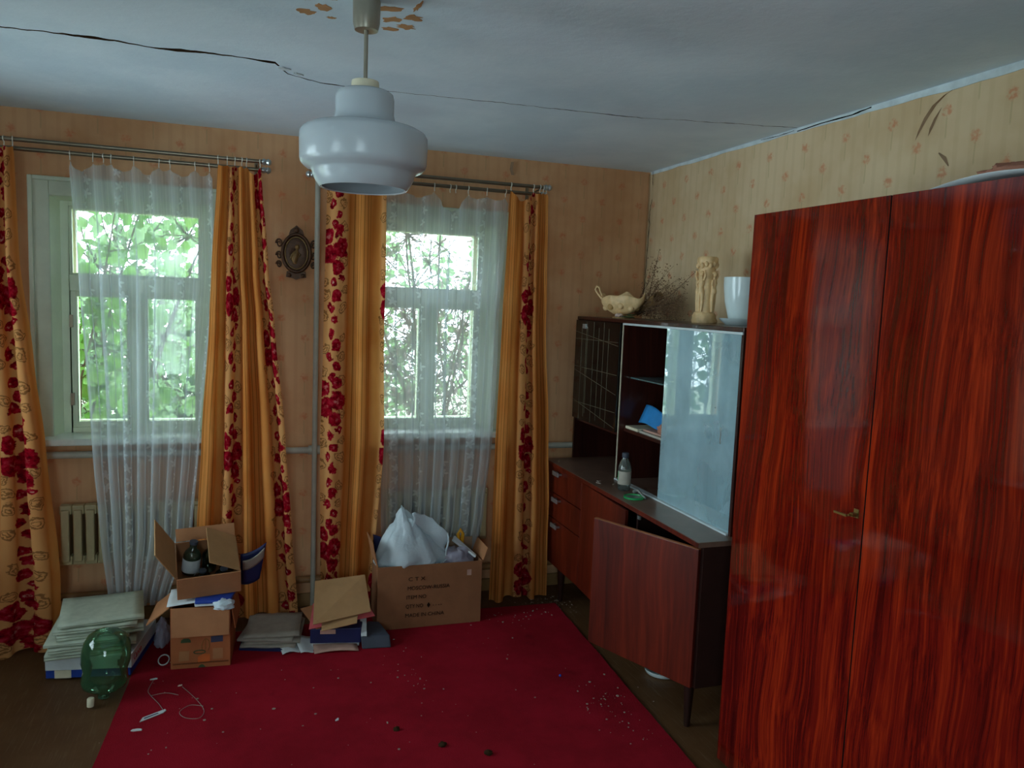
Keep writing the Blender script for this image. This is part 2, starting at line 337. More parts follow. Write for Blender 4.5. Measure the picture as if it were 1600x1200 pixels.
# ------------------------------------------------------------------ helpers: geometry
class G:
    def __init__(s): s.v = []; s.f = []; s.uv = {}
    def quad(s, a, b, c, d):
        n = len(s.v); s.v += [tuple(a), tuple(b), tuple(c), tuple(d)]; s.f.append((n, n+1, n+2, n+3)); return s
    def box(s, x0, x1, y0, y1, z0, z1):
        n = len(s.v); s.v += [(x, y, z) for z in (z0, z1) for y in (y0, y1) for x in (x0, x1)]
        s.f += [tuple(n+i for i in q) for q in ((0,2,3,1),(4,5,7,6),(0,1,5,4),(2,6,7,3),(0,4,6,2),(1,3,7,5))]; return s
    def panel(s, pts, th, vec=None):           # flat (or nearly flat) polygon given thickness
        P = [Vector(p) for p in pts]; nrm = Vector((0, 0, 0))
        for i in range(len(P)):
            nrm += (P[i] - P[0]).cross(P[(i+1) % len(P)] - P[0])
        off = (Vector(vec) if vec else nrm.normalized() * th); n = len(s.v); k = len(P)
        s.v += [tuple(p) for p in P] + [tuple(p + off) for p in P]
        s.f.append(tuple(range(n + k - 1, n - 1, -1))); s.f.append(tuple(range(n + k, n + 2 * k)))
        for i in range(k): j = (i + 1) % k; s.f.append((n + i, n + j, n + k + j, n + k + i))
        return s
    def lathe(s, prof, c=(0, 0, 0), seg=32, wob=None, ax=None):
        n = len(s.v); M = ax or Matrix.Identity(3)
        for r, z in prof:
            for k in range(seg):
                a = 2 * math.pi * k / seg; rr = r * (wob(a, z) if wob else 1)
                s.v.append(tuple(M @ Vector((rr * math.cos(a), rr * math.sin(a), z)) + Vector(c)))
        for i in range(len(prof) - 1):
            for k in range(seg):
                k2 = (k + 1) % seg; s.f.append((n + i*seg + k, n + i*seg + k2, n + (i+1)*seg + k2, n + (i+1)*seg + k))
        if prof[0][0] > 1e-5: s.f.append(tuple(n + k for k in range(seg - 1, -1, -1)))
        if prof[-1][0] > 1e-5: s.f.append(tuple(n + (len(prof)-1)*seg + k for k in range(seg)))
        return s
    def tube(s, pts, r, seg=8, closed=False):
        P = [Vector(p) for p in pts]; n = len(s.v); L = len(P); R_ = r if isinstance(r, (list, tuple)) else [r] * L
        up = None
        for i in range(L):
            d = (P[(i+1) % L] - P[i-1]) if (closed or 0 < i < L-1) else (P[1] - P[0] if i == 0 else P[-1] - P[-2])
            d.normalize()
            if up is None: up = d.orthogonal().normalized()
            else:
                up = up - d * up.dot(d); up = up.normalized() if up.length > 1e-6 else d.orthogonal().normalized()
            w = d.cross(up)
            for k in range(seg):
                a = 2 * math.pi * k / seg; s.v.append(tuple(P[i] + (up * math.cos(a) + w * math.sin(a)) * R_[i]))
        for i in range(L if closed else L - 1):
            j = (i + 1) % L
            for k in range(seg): k2 = (k+1) % seg; s.f.append((n+i*seg+k, n+i*seg+k2, n+j*seg+k2, n+j*seg+k))
        if not closed:
            s.f.append(tuple(n + k for k in range(seg-1, -1, -1))); s.f.append(tuple(n + (L-1)*seg + k for k in range(seg)))
        return s
    def ell(s, c, r, seg=16, rings=10, fn=None):
        prof = []; n = len(s.v); r = (r, r, r) if not isinstance(r, (list, tuple)) else r
        for i in range(rings + 1):
            ph = math.pi * i / rings
            for k in range(seg):
                a = 2*math.pi*k/seg; d = Vector((math.sin(ph)*math.cos(a), math.sin(ph)*math.sin(a), -math.cos(ph)))
                p = Vector((d.x*r[0], d.y*r[1], d.z*r[2]))
                if fn: p = fn(p, d)
                s.v.append(tuple(p + Vector(c)))
        for i in range(rings):
            for k in range(seg): k2 = (k+1) % seg; s.f.append((n+i*seg+k, n+i*seg+k2, n+(i+1)*seg+k2, n+(i+1)*seg+k))
        return s
    def grid(s, fn, nu, nv):                   # fn(i/nu, j/nv) -> (xyz, uv)
        n = len(s.v)
        for j in range(nv + 1):
            for i in range(nu + 1):
                p, uv = fn(i / nu, j / nv); s.uv[len(s.v)] = uv; s.v.append(tuple(p))
        for j in range(nv):
            for i in range(nu):
                a = n + j*(nu+1) + i; s.f.append((a, a+1, a+nu+2, a+nu+1))
        return s

def mesh(name, g, smooth=None):
    me = bpy.data.meshes.new(name); me.from_pydata(g.v, [], g.f)
    if g.uv:
        ul = me.uv_layers.new(name='UVMap')
        for lp in me.loops: ul.data[lp.index].uv = g.uv.get(lp.vertex_index, (0, 0))
    bm = bmesh.new(); bm.from_mesh(me); bmesh.ops.remove_doubles(bm, verts=bm.verts, dist=1e-6)
    if not g.uv: bmesh.ops.recalc_face_normals(bm, faces=bm.faces)
    bm.to_mesh(me); bm.free()
    if smooth is not None:
        me.polygons.foreach_set('use_smooth', [True] * len(me.polygons)); me.set_sharp_from_angle(angle=math.radians(smooth))
    me.update(); return me

def thing(name, label, cat, loc=(0, 0, 0), rot=(0, 0, 0), group=None, kind=None):
    o = bpy.data.objects.new(name, None); COL.objects.link(o); o.location = loc; o.rotation_euler = rot; o.empty_display_size = .1
    if kind: o['kind'] = kind
    if label: o['label'] = label
    if cat and kind != 'structure': o['category'] = cat
    if group: o['group'] = group
    return o
def rootm(p):
    while p.parent: p = p.parent
    return Matrix.LocRotScale(p.location, p.rotation_euler, None)
def part(name, g, m, parent, smooth=None, bevel=0, world=True, label=None, kind=None, thick=0):
    """mesh child; vertices in world coordinates unless world=False"""
    if world:
        iv = rootm(parent).inverted(); g.v = [tuple(iv @ Vector(v)) for v in g.v]
    o = bpy.data.objects.new(name, mesh(name, g, smooth)); COL.objects.link(o); o.parent = parent
    o.data.materials.append(MAT[m] if isinstance(m, str) else m)
    fin(o, bevel, thick)
    if label: o['label'] = label
    if kind: o['kind'] = kind
    return o
def fin(o, bevel, thick):
    if thick: md = o.modifiers.new('Solidify', 'SOLIDIFY'); md.thickness = thick; md.offset = 0
    if bevel: md = o.modifiers.new('Bevel', 'BEVEL'); md.width = bevel; md.segments = 2; md.limit_method = 'ANGLE'
def solo(name, g, m, label, cat, smooth=None, bevel=0, group=None, kind=None, thick=0, base=None):
    """a thing that is a single mesh; world coordinates, origin moved to its base"""
    xs = [v[0] for v in g.v]; ys = [v[1] for v in g.v]; zs = [v[2] for v in g.v]
    b = Vector(base or ((min(xs)+max(xs))/2, (min(ys)+max(ys))/2, min(zs)))
    if kind == 'structure': b = Vector((0, 0, 0))
    g.v = [tuple(Vector(v) - b) for v in g.v]
    o = bpy.data.objects.new(name, mesh(name, g, smooth)); COL.objects.link(o); o.location = b
    o.data.materials.append(MAT[m] if isinstance(m, str) else m); fin(o, bevel, thick)
    if label: o['label'] = label
    if cat and kind != 'structure': o['category'] = cat
    if group: o['group'] = group
    if kind: o['kind'] = kind
    return o
def clone(src, name, parent, loc=(0, 0, 0), rot=(0, 0, 0), scale=(1, 1, 1)):
    o = src.copy(); o.name = name; COL.objects.link(o); o.parent = parent; o.location = loc; o.rotation_euler = rot; o.scale = scale; return o
def text(name, body, size, loc, rot, m, parent, align='LEFT', sx=1.0):
    cu = bpy.data.curves.new(name, 'FONT'); cu.body = body; cu.size = size; cu.align_x = align; cu.extrude = .0004; cu.resolution_u = 3
    o = bpy.data.objects.new(name + '_curve', cu); COL.objects.link(o); dg = bpy.context.evaluated_depsgraph_get()
    me = bpy.data.meshes.new_from_object(o.evaluated_get(dg)); bpy.data.objects.remove(o)
    Mx = Matrix.LocRotScale(Vector(loc), rot if not isinstance(rot, tuple) else __import__('mathutils').Euler(rot), Vector((sx, 1, 1)))
    me.transform(rootm(parent).inverted() @ Mx); me.materials.clear(); me.materials.append(MAT[m])
    t = bpy.data.objects.new(name, me); COL.objects.link(t); t.parent = parent; return t
def smoothline(pts, n=5):
    P = [Vector(p) for p in pts]; out = []
    for i in range(len(P) - 1):
        p0, p1, p2, p3 = P[max(0, i-1)], P[i], P[i+1], P[min(len(P)-1, i+2)]
        for k in range(n):
            t_ = k / n; out.append(.5 * ((2*p1) + (p2-p0)*t_ + (2*p0-5*p1+4*p2-p3)*t_*t_ + (3*p1-p0-3*p2+p3)*t_**3))
    return out + [P[-1]]
def rnd(a, b): return random.uniform(a, b)
def nz(x, y=0, z=0): return noise.noise(Vector((x, y, z)))

#@@STRUCTURE
# ================================================================== STRUCTURE
XL, YR, H = -3.9, -5.6, 2.45
solo('floor', G().box(XL - .3, .3, YR - .3, .3, -.12, 0), 'floor', 'worn brown painted floor at the edges of the red carpet', None, kind='structure')

# back wall with two window openings
WIN = [(-2.745, 'left'), (-1.28, 'right')]; HW = .35; Z0, Z1 = .925, 2.07
g = G(); xs = [XL - .3]
for cx, _ in WIN: xs += [cx - HW, cx + HW]
xs += [.3]
for i in range(0, 6, 2): g.box(xs[i], xs[i+1], 0, .3, 0, H + .05)
for cx, _ in WIN: g.box(cx - HW, cx + HW, 0, .3, 0, Z0); g.box(cx - HW, cx + HW, 0, .3, Z1, H + .05)
wb = solo('wall_back', g, 'wallpaper_backlit', 'window wall with faded rose-sprig wallpaper', None, kind='structure')
wr = solo('wall_right', G().box(0, .3, YR, 0, 0, H + .05), 'wallpaper', 'cream rose-sprig wallpapered wall behind sideboard and wardrobe', None, kind='structure')
rz0, rz1 = .60, 2.15
g = G(); LW = (-1.15, -3.7); ly = [0, LW[0] + .6, LW[0] - .6, LW[1] + .6, LW[1] - .6, YR]
for i in (0, 2, 4): g.box(XL - .3, XL, ly[i+1], ly[i], 0, H + .05)
for i in (1, 3): g.box(XL - .3, XL, ly[i+1], ly[i], 0, rz0).box(XL - .3, XL, ly[i+1], ly[i], rz1, H + .05)
solo('wall_left', g, 'wallpaper', 'wallpapered side wall with two added windows, out of view on the left', None, kind='structure')
g = G(); rx = [XL - .3, -3.35, -2.45, .3]
for i in (0, 2): g.box(rx[i], rx[i+1], YR - .3, YR, 0, H + .05)
g.box(rx[1], rx[2], YR - .3, YR, 0, rz0).box(rx[1], rx[2], YR - .3, YR, rz1, H + .05)
solo('wall_rear', g, 'wallpaper', 'wallpapered wall with one added window behind the viewer', None, kind='structure')

# ceiling: two plaster fields with an open, ragged crack between them
crack = [(XL - .3, -1.24), (-3.4, -1.25), (-2.96, -1.247), (-2.826, -1.26), (-2.681, -1.264), (-2.524, -1.236), (-2.366, -1.262), (-2.224, -1.256), (-2.14, -1.245), (-2.092, -1.134), (-1.973, -1.06), (-1.709, -1.065), (-1.411, -1.094), (-1.094, -1.116), (-.675, -1.146), (-.409, -1.213), (-.017, -1.30), (.3, -1.33)]
wide = lambda x: (.0040 if x < -2.1 else .0016)
st = []
for (x0, y0), (x1, y1) in zip(crack, crack[1:]):
    k = max(2, int((x1 - x0) / .014))
    for i in range(k):
        t_ = i / k; x = x0 + (x1 - x0) * t_; y = y0 + (y1 - y0) * t_ + .010 * nz(x * 9, 3.1) + .009 * nz(x * 33, 1.7)
        w = wide(x) + (.0045 * max(0, nz(x * 6, 8.3) + .15) + .004 * max(0, nz(x * 24, 5.3))) * (1.6 if x < -1.9 else .8)
        for bx in (-2.70, -2.45, -2.16):
            w += .010 * math.exp(-((x - bx) / .045) ** 2)
        st.append((x, y, w))
st.append((.3, -1.33, .001))
g = G()
for (xa, ya, wa), (xb, yb, wb_) in zip(st, st[1:]):
    for (p0, p1, q0, q1) in (((xa, ya + wa), (xa, .3), (xb, yb + wb_), (xb, .3)), ((xa, YR - .3), (xa, ya - wa), (xb, YR - .3), (xb, yb - wb_))):
        g.quad((*p0, H), (*p1, H), (*q1, H), (*q0, H))
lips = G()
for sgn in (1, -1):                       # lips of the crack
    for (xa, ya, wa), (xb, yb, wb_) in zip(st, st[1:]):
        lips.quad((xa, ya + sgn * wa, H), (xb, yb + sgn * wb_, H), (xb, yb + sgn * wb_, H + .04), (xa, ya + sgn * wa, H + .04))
ce = solo('ceiling', g, 'ceiling', 'uneven bluish whitewashed ceiling with a long ragged crack', None, kind='structure')
part('crack_edge', lips, 'dirt', ce)  # dark colour stands in for the shade inside the crack
part('ceiling_slab', G().box(XL - .3, .3, YR - .3, .3, H + .04, H + .18), 'black', ce)  # black colour paints the dark void behind the crack
def flake(cx, cy, rx, ry, z, a=0, n=17, seed=0):
    pts = []
    for k in range(n):
        t_ = 2 * math.pi * k / n; r = 1 + .75 * nz(k * 1.1, seed * 3.3); x = rx * r * math.cos(t_); y = ry * r * math.sin(t_)
        pts.append((cx + x * math.cos(a) - y * math.sin(a), cy + x * math.sin(a) + y * math.cos(a), z))
    return pts
for k, (cx, cy, rx, ry, a) in enumerate([(-2.075, -1.80, .026, .020, .3), (-2.03, -1.85, .026, .018, .9), (-2.00, -1.78, .014, .008, .1), (-1.86, -1.92, .036, .018, -.3), (-1.84, -1.84, .030, .018, -.5), (-1.79, -1.80, .024, .018, 0), (-1.785, -1.88, .026, .022, .2), (-1.83, -1.76, .026, .014, 0), (-2.10, -1.90, .024, .013, .4), (-1.79, -1.97, .007, .035, .1), (-2.02, -1.93, .02, .012, .2)]):
    part('peeled_patch', G().panel(flake(cx, cy, rx, ry, H - .0012, a, seed=k), .001), 'peel', ce, label='patch of bare tan plaster where whitewash peeled off')
for k, (cx, cy, rx, ry) in enumerate([(-2.11, -1.20, .022, .014), (-2.06, -1.15, .018, .010)]):
    part('loose_plaster', G().panel(flake(cx, cy, rx, ry, H - .004, .6, seed=20 + k), .004), 'plaster_crack', ce)

# white plaster line along the top of the right wall, with gaps
g = G(); y = -.02
while y > -3.6:
    y2 = y - .06; h1 = .016 + .008 * nz(y * 7, 2.2) + .010 * min(1, max(0, (-y - .9) / 1.2))
    h2 = .016 + .008 * nz(y2 * 7, 2.2) + .010 * min(1, max(0, (-y2 - .9) / 1.2))
    g.panel([(-.003, y, H), (-.003, y2, H), (-.003, y2, H - h2), (-.003, y, H - h1)], .003, vec=(.003, 0, 0)); y = y2
solo('trim_1', g, 'plaster_crack', 'thin whitewash line where right wall meets ceiling', None, kind='structure')
def ragged(name, pts, w, m, parent, nrm, seed=0, amp=.004):
    """dark gap drawn as a thin ragged strip lying in a wall; pts = (u along wall y, z)"""
    g = G(); prev = None
    for k in range(len(pts) - 1):
        (y0, z0), (y1, z1) = pts[k], pts[k+1]; n = 6
        for i in range(n + (k == len(pts) - 2)):
            t_ = i / n; yy = y0 + (y1 - y0) * t_ + amp * nz(k * 3.1 + t_ * 3, seed); zz = z0 + (z1 - z0) * t_ + amp * .5 * nz(k * 2.3 + t_ * 4, seed + 9)
            d = Vector((0, -(z1 - z0), y1 - y0)).normalized(); ww = w * (.55 + .8 * abs(nz(k * 1.9 + t_ * 5, seed + 4)))
            cur = (Vector((0, yy, zz)) + d * ww, Vector((0, yy, zz)) - d * ww)
            if prev: g.quad(*[p + nrm * .0035 for p in (prev[0], prev[1], cur[1], cur[0])])
            prev = cur
    return part(name, g, m, parent)
NR = Vector((-1, 0, 0))
ragged('wall_crack', [(-.045, 2.45), (-.045, 2.40), (-.05, 2.37)], .003, 'black', wr, NR, 1)
ragged('wall_crack', [(-.05, 2.29), (-.03, 2.22), (-.035, 2.13), (-.028, 2.00), (-.025, 1.88), (-.02, 1.80), (-.005, 1.75)], .0035, 'black', wr, NR, 2, .014)
ragged('wall_crack', [(-1.30, 2.436), (-1.45, 2.440), (-1.62, 2.437), (-1.72, 2.445)], .0035, 'black', wr, NR, 3, .003)
ragged('wall_crack', [(-1.05, 2.445), (-1.18, 2.44), (-1.28, 2.443)], .0016, 'black', wr, NR, 4, .003)
# torn and lifting wallpaper
def flap(name, pts, wid, lift, parent, m='wallpaper'):
    n = len(pts); g = G()
    for k in range(n - 1):
        (y0, z0), (y1, z1) = pts[k], pts[k+1]; l0 = lift * math.sin(math.pi * k / (n-1)); l1 = lift * math.sin(math.pi * (k+1) / (n-1))
        w0 = wid * (.25 + math.sin(math.pi * k / (n-1))); w1 = wid * (.25 + math.sin(math.pi * (k+1) / (n-1)))
        g.quad((-.002 - l0, y0, z0), (-.002, y0 - w0, z0 + .004), (-.002, y1 - w1, z1 + .004), (-.002 - l1, y1, z1))
    return part(name, g, m, parent, smooth=60)
flap('torn_wallpaper', [(-2.09, 2.425), (-2.05, 2.41), (-2.01, 2.385), (-1.98, 2.35), (-1.955, 2.31), (-1.94, 2.28)], .008, .010, wr, 'brownpaper')
flap('torn_wallpaper', [(-2.04, 2.37), (-2.02, 2.34), (-2.005, 2.31), (-1.995, 2.285)], .006, .008, wr, 'brownpaper')
flap('torn_wallpaper', [(-2.045, 2.22), (-2.07, 2.20), (-2.09, 2.17)], .006, .01, wr, 'brownpaper')
g = G(); zz = [2.44, 2.30, 2.17, 2.05, 1.95, 1.83, 1.75]
for za, zb in zip(zz, zz[1:]):
    wa = .018 + .010 * nz(za * 6, 5); wb2 = .018 + .010 * nz(zb * 6, 5)
    g.quad((-.004, -.003, za), (-.014, -wa, za), (-.014, -wb2, zb), (-.004, -.003, zb))
part('torn_wallpaper', g, 'wallpaper', wr, smooth=60)
g = G(); pts = [(-.86, 2.43), (-.865, 2.39), (-.855, 2.36)]
for (x0, z0), (x1, z1) in zip(pts, pts[1:]): g.quad((x0, -.003, z0), (x0 + .014, -.012, z0), (x1 + .014, -.012, z1), (x1, -.003, z1))
part('torn_wallpaper', g, 'brownpaper', wb)

# windows
def window(n, cx, side):
    w = thing('window_%d' % n, 'cream-green painted wooden casement, the %s window' % side, None, (cx, 0, Z0), kind='structure')
    w['label'] = 'cream-green painted wooden casement window on the %s' % side
    a, b = cx - HW, cx + HW
    cw = .085
    part('casing_board', G().box(a - cw, a, -.022, 0, Z0 - .0, Z1 + cw), 'casing', w, bevel=.004)
    part('casing_board', G().box(b, b + cw, -.022, 0, Z0 - .0, Z1 + cw), 'casing', w, bevel=.004)
    part('casing_board', G().box(a, b, -.022, 0, Z1, Z1 + cw), 'casing', w, bevel=.004)
    for x0, x1 in ((a - cw, a - cw + .02), (b + cw - .02, b + cw)): part('casing_bead', G().box(x0, x1, -.032, -.022, Z0, Z1 + cw), 'casing', w, bevel=.004)
    part('casing_bead', G().box(a - cw + .02, b + cw - .02, -.032, -.022, Z1 + cw - .02, Z1 + cw), 'casing', w, bevel=.004)
    # splayed reveal boards
    e = .04
    part('reveal', G().panel([(a, -.01, Z0), (a, -.01, Z1), (a + e * .6, .09, Z1), (a + e * .6, .09, Z0)], .004), 'white_paint', w)
    part('reveal', G().panel([(b, -.01, Z0), (b - e * .6, .09, Z0), (b - e * .6, .09, Z1), (b, -.01, Z1)], .004), 'white_paint', w)
    part('reveal', G().panel([(a, -.01, Z1), (b, -.01, Z1), (b - e * .6, .09, Z1 - .012), (a + e * .6, .09, Z1 - .012)], .004), 'white_paint', w)
    y0, y1 = .085, .135; fa, fb = a + .018, b - .018
    fr = part('frame', G().box(fa, fa + .040, y0, y1, Z0, Z1).box(fb - .040, fb, y0, y1, Z0, Z1).box(fa + .04, fb - .04, y0, y1, Z1 - .035, Z1).box(fa + .04, fb - .04, y0, y1, Z0, Z0 + .045), 'white_paint', w, bevel=.003)
    part('transom', G().box(fa + .04, fb - .04, y0 - .008, y1, 1.635, 1.712), 'white_paint', w, bevel=.004)
    part('mullion', G().box(cx - .022, cx + .022, y0 - .006, y1, Z0 + .045, 1.635), 'white_paint', w, bevel=.004)
    def sash(x0, x1, z0, z1, s_, nm='sash'):
        sh = part(nm, G().box(x0, x0 + s_, .095, .128, z0, z1).box(x1 - s_, x1, .095, .128, z0, z1).box(x0 + s_, x1 - s_, .095, .128, z1 - s_, z1).box(x0 + s_, x1 - s_, .095, .128, z0, z0 + s_), 'white_paint', w, bevel=.002)
        part('pane', G().box(x0 + s_, x1 - s_, .110, .113, z0 + s_, z1 - s_), 'pane', sh)
    sash(fa + .040, fb - .040, 1.712, Z1 - .035, .010, 'top_sash')
    sash(fa + .040, cx - .022, Z0 + .045, 1.635, .026); sash(cx + .022, fb - .040, Z0 + .045, 1.635, .026)
    # outer frame of the double window
    part('outer_frame', G().box(fa + .01, fa + .045, .22, .26, Z0, Z1).box(fb - .045, fb - .01, .22, .26, Z0, Z1).box(fa + .045, fb - .045, .22, .26, Z1 - .04, Z1).box(fa + .045, fb - .045, .22, .26, Z0, Z0 + .06).box(fa + .045, fb - .045, .22, .26, 1.65, 1.70).box(cx - .025, cx + .025, .22, .26, Z0 + .06, 1.65), 'white_paint', w)
    part('sill', G().box(a - .035, b + .035, -.112, .085, Z0 - .012, Z0 + .020), 'sill', w, bevel=.006)
    for hz in (1.08, 1.46): part('hinge', G().box(fa + .036, fa + .052, .078, .0845, hz, hz + .06), 'metal', w)
window(1, *WIN[0]); window(2, *WIN[1])
def added_window(n_, label, P, hw):  # out-of-view openings added to brighten the room
    """simple two-light window, unseen and added for fill light; P(u, v, z): u along the wall, v depth outwards"""
    o = thing('window_%d' % n_, None, None, P(0, 0, rz0), kind='structure'); o['label'] = label
    def bx(u0, u1, v0, v1, z0, z1):
        a, b = P(u0, v0, z0), P(u1, v1, z1); return (min(a[0], b[0]), max(a[0], b[0]), min(a[1], b[1]), max(a[1], b[1]), z0, z1)
    g = G()
    for q in ((-hw, -hw + .05, rz0, rz1), (hw - .05, hw, rz0, rz1), (-.03, .03, rz0 + .05, rz1 - .05), (-hw + .05, hw - .05, rz0, rz0 + .05), (-hw + .05, hw - .05, rz1 - .05, rz1)): g.box(*bx(q[0], q[1], .14, .2, q[2], q[3]))
    part('frame', g, 'white_paint', o)
    for q in ((-hw + .05, -.03), (.03, hw - .05)): part('pane', G().box(*bx(q[0], q[1], .168, .172, rz0 + .05, rz1 - .05)), 'pane', o)
    part('sill', G().box(*bx(-hw - .03, hw + .03, -.08, .14, rz0 - .02, rz0)), 'sill', o)
added_window(3, 'unseen window added for fill light in the left wall, nearer the window wall', lambda u, v, z: (XL - v, LW[0] + u, z), .6)
added_window(4, 'unseen window added for fill light in the left wall, beside the viewer', lambda u, v, z: (XL - v, LW[1] + u, z), .6)
added_window(5, 'unseen window added for fill light in the wall behind the viewer', lambda u, v, z: (-2.9 + u, YR - v, z), .45)
solo('baseboard_back', G().box(XL, 0, -.018, 0, 0, .07), 'pipe_low', 'low ochre-brown baseboard under the windows', None, kind='structure', bevel=.003)
solo('baseboard_right', G().box(-.018, 0, YR, -.018, 0, .07), 'pipe_low', 'low ochre-brown baseboard behind the sideboard', None, kind='structure', bevel=.003)
solo('garden_ground', G().box(-14, 10, .3, 16, -.75, -.6), 'ground', 'green garden ground outside the windows', None, kind='structure')

# ================================================================== GARDEN seen through the panes
def leafmesh(L, m, heart=True):
    """joined foliage: list of (pos, size, normal)"""
    g = G()
    sh = [(0, -.5), (.34, -.55), (.52, -.15), (.30, .25), (0, .62), (-.30, .25), (-.52, -.15), (-.34, -.55)] if heart else [(0, -.6), (.24, -.15), (.2, .2), (0, .6), (-.2, .2), (-.24, -.15)]
    for p, s_, nrm in L:
        a = nrm.orthogonal().normalized(); a = Matrix.Rotation(rnd(0, 6.28), 3, nrm) @ a; b = nrm.cross(a); n = len(g.v)
        for (x, y) in sh: g.v.append(tuple(p + a * x * s_ + b * y * s_ + nrm * (s_ * .18 * abs(x))))
        g.f.append(tuple(range(n, n + len(sh))))
    return g
def rdir(up=0):
    v = Vector((rnd(-1, 1), rnd(-1, 1), rnd(-1, 1) + up)); return v.normalized() if v.length > .1 else Vector((0, 0, 1))
def plant(name, label, cat, base, tips, leaf, n, size, spread, m, twigr=.012, heart=True, tq=4, group=None):
    o = thing(name, label, cat, base, group=group); B = Vector(base)
    paths = []
    for tp in tips:
        tp = Vector(tp); mid = (B + tp) / 2 + Vector((rnd(-.25, .25), rnd(-.15, .15), rnd(.0, .2))); P = []
        for i in range(9):
            t_ = i / 8; q = B * (1-t_)**2 + mid * 2*t_*(1-t_) + tp * t_*t_; P.append(q + Vector((nz(t_*4, tp.x), nz(t_*4, tp.y), nz(t_*4, tp.z))) * .07)
        paths.append(P); gg = G().tube(P, [twigr * (1 - .75 * i / 8) for i in range(9)], 6)
        br = part('branch', gg, 'bark', o, smooth=60)
    tw = G(); L = []
    for k in range(n):
        P = random.choice(paths); i = random.randint(2, 8); q = P[i] + rdir(.1) * rnd(.02, spread)
        if q.y < .42: q.y = .42 + rnd(0, .2)
        if k % tq == 0: tw.tube([P[i], (P[i] + q) / 2 + rdir() * .04, q], [twigr * .3, twigr * .22, twigr * .12], 4)
        L.append((q, size * rnd(.55, 1.25), rdir(.5)))
    part('twigs', tw, 'bark', o, kind='stuff'); part('foliage', leafmesh(L, m, heart), m, o, kind='stuff')
    return o
plant('grape_vine', 'broad-leaved green vine close outside the left window', 'vine', (-3.3, .75, -.6), [(-3.2, .75, 2.6), (-2.6, .8, 2.7), (-2.2, .9, 2.5), (-2.9, .7, 2.2), (-2.45, .75, 2.0), (-3.1, .8, 1.5)], 'leaf_a', 620, .085, .36, 'leaf_a', .012)
plant('lilac_bush', 'leafy green bush further out behind the left window', 'bush', (-3.4, 2.2, -.6), [(-4.2, 2.3, 2.6), (-3.6, 2.4, 2.9), (-3.0, 2.2, 2.7), (-2.5, 2.4, 2.4), (-3.2, 1.9, 1.8), (-3.9, 2.0, 1.6), (-2.8, 2.0, 1.3)], 'leaf_b', 2600, .075, .55, 'leaf_b', .02)
plant('cherry_tree', 'bare-branched tree with few small leaves outside the right window', 'tree', (-.9, 1.3, -.6), [(-1.9, 1.1, 2.3), (-1.3, 1.0, 2.6), (-.6, 1.2, 2.5), (-.3, 1.3, 1.9), (-1.1, .9, 1.9), (-.7, 1.1, 1.5), (-1.6, 1.2, 1.5), (-.9, 1.2, 2.9)], 'leaf_b', 900, .032, .42, 'leaf_b', .012, False, 1)
plant('plum_tree', 'tree with reddish withered leaves far behind the right window', 'tree', (-.4, 3.0, -.6), [(-1.6, 3.0, 2.6), (-.9, 2.8, 3.1), (.2, 3.0, 3.0), (.7, 3.1, 2.4), (-.2, 2.7, 2.0), (.9, 2.9, 1.4), (-.9, 2.8, 1.5)], 'leaf_c', 2400, .05, .65, 'leaf_c', .02, False, 2)
plant('hazel_bush', 'tall pale green bush at the back of the garden', 'bush', (-2.2, 5.0, -.6), [(-4.5, 5.2, 2.0), (-3.3, 5.0, 2.6), (-2.0, 5.1, 2.4), (-.8, 5.0, 2.2), (-2.6, 4.8, 1.2), (-1.4, 4.8, 1.1), (.6, 5.2, 2.0), (1.8, 5.2, 1.6), (-3.8, 4.8, 1.0)], 'leaf_b', 7000, .095, .95, 'leaf_b', .03)
#@@OBJECTS
# ================================================================== WARDROBE
wx = -.578
w = thing('wardrobe', 'tall glossy dark red mahogany wardrobe against the right wall', 'wardrobe', (-.3, -2.43, 0), (0, 0, 0))
part('carcass', G().box(wx + .02, -.045, -1.868, -1.850, .02, 1.985).box(wx + .02, -.045, -3.018, -3.0, .02, 1.985).box(wx + .02, -.045, -3.0, -1.868, 1.967, 1.985).box(wx + .02, -.045, -3.0, -1.868, .06, .08).box(-.051, -.045, -3.0, -1.868, .08, 1.967), 'wardrobe', w)
part('plinth', G().box(wx + .045, -.06, -3.0, -1.868, 0, .06), 'darkwood', w)
for k, (ya, yb) in enumerate(((-1.846, -2.4295), (-2.4345, -3.018))):
    d = part('door', G().box(wx, wx + .018, yb, ya, .022, 1.99), 'wardrobe', w, bevel=.001)
    if k == 0:
        part('lock_plate', G().box(wx - .002, wx, -2.414, -2.396, 1.082, 1.108), 'brass', d)
        part('key', G().tube([(wx - .001, -2.405, 1.092), (wx - .03, -2.405, 1.092)], .003, 8).box(wx - .034, wx - .028, -2.400, -2.352, 1.086, 1.092).box(wx - .020, wx - .004, -2.411, -2.399, 1.087, 1.097), 'brass', d, label='small brass key in the lock')
part('seam_shade_strip', G().box(wx + .001, wx + .012, -2.4343, -2.4297, .024, 1.988), 'black', w)  # black filler painted in for the shade of the door gap
w.rotation_euler.z = math.radians(1.6); w.location.x += .010
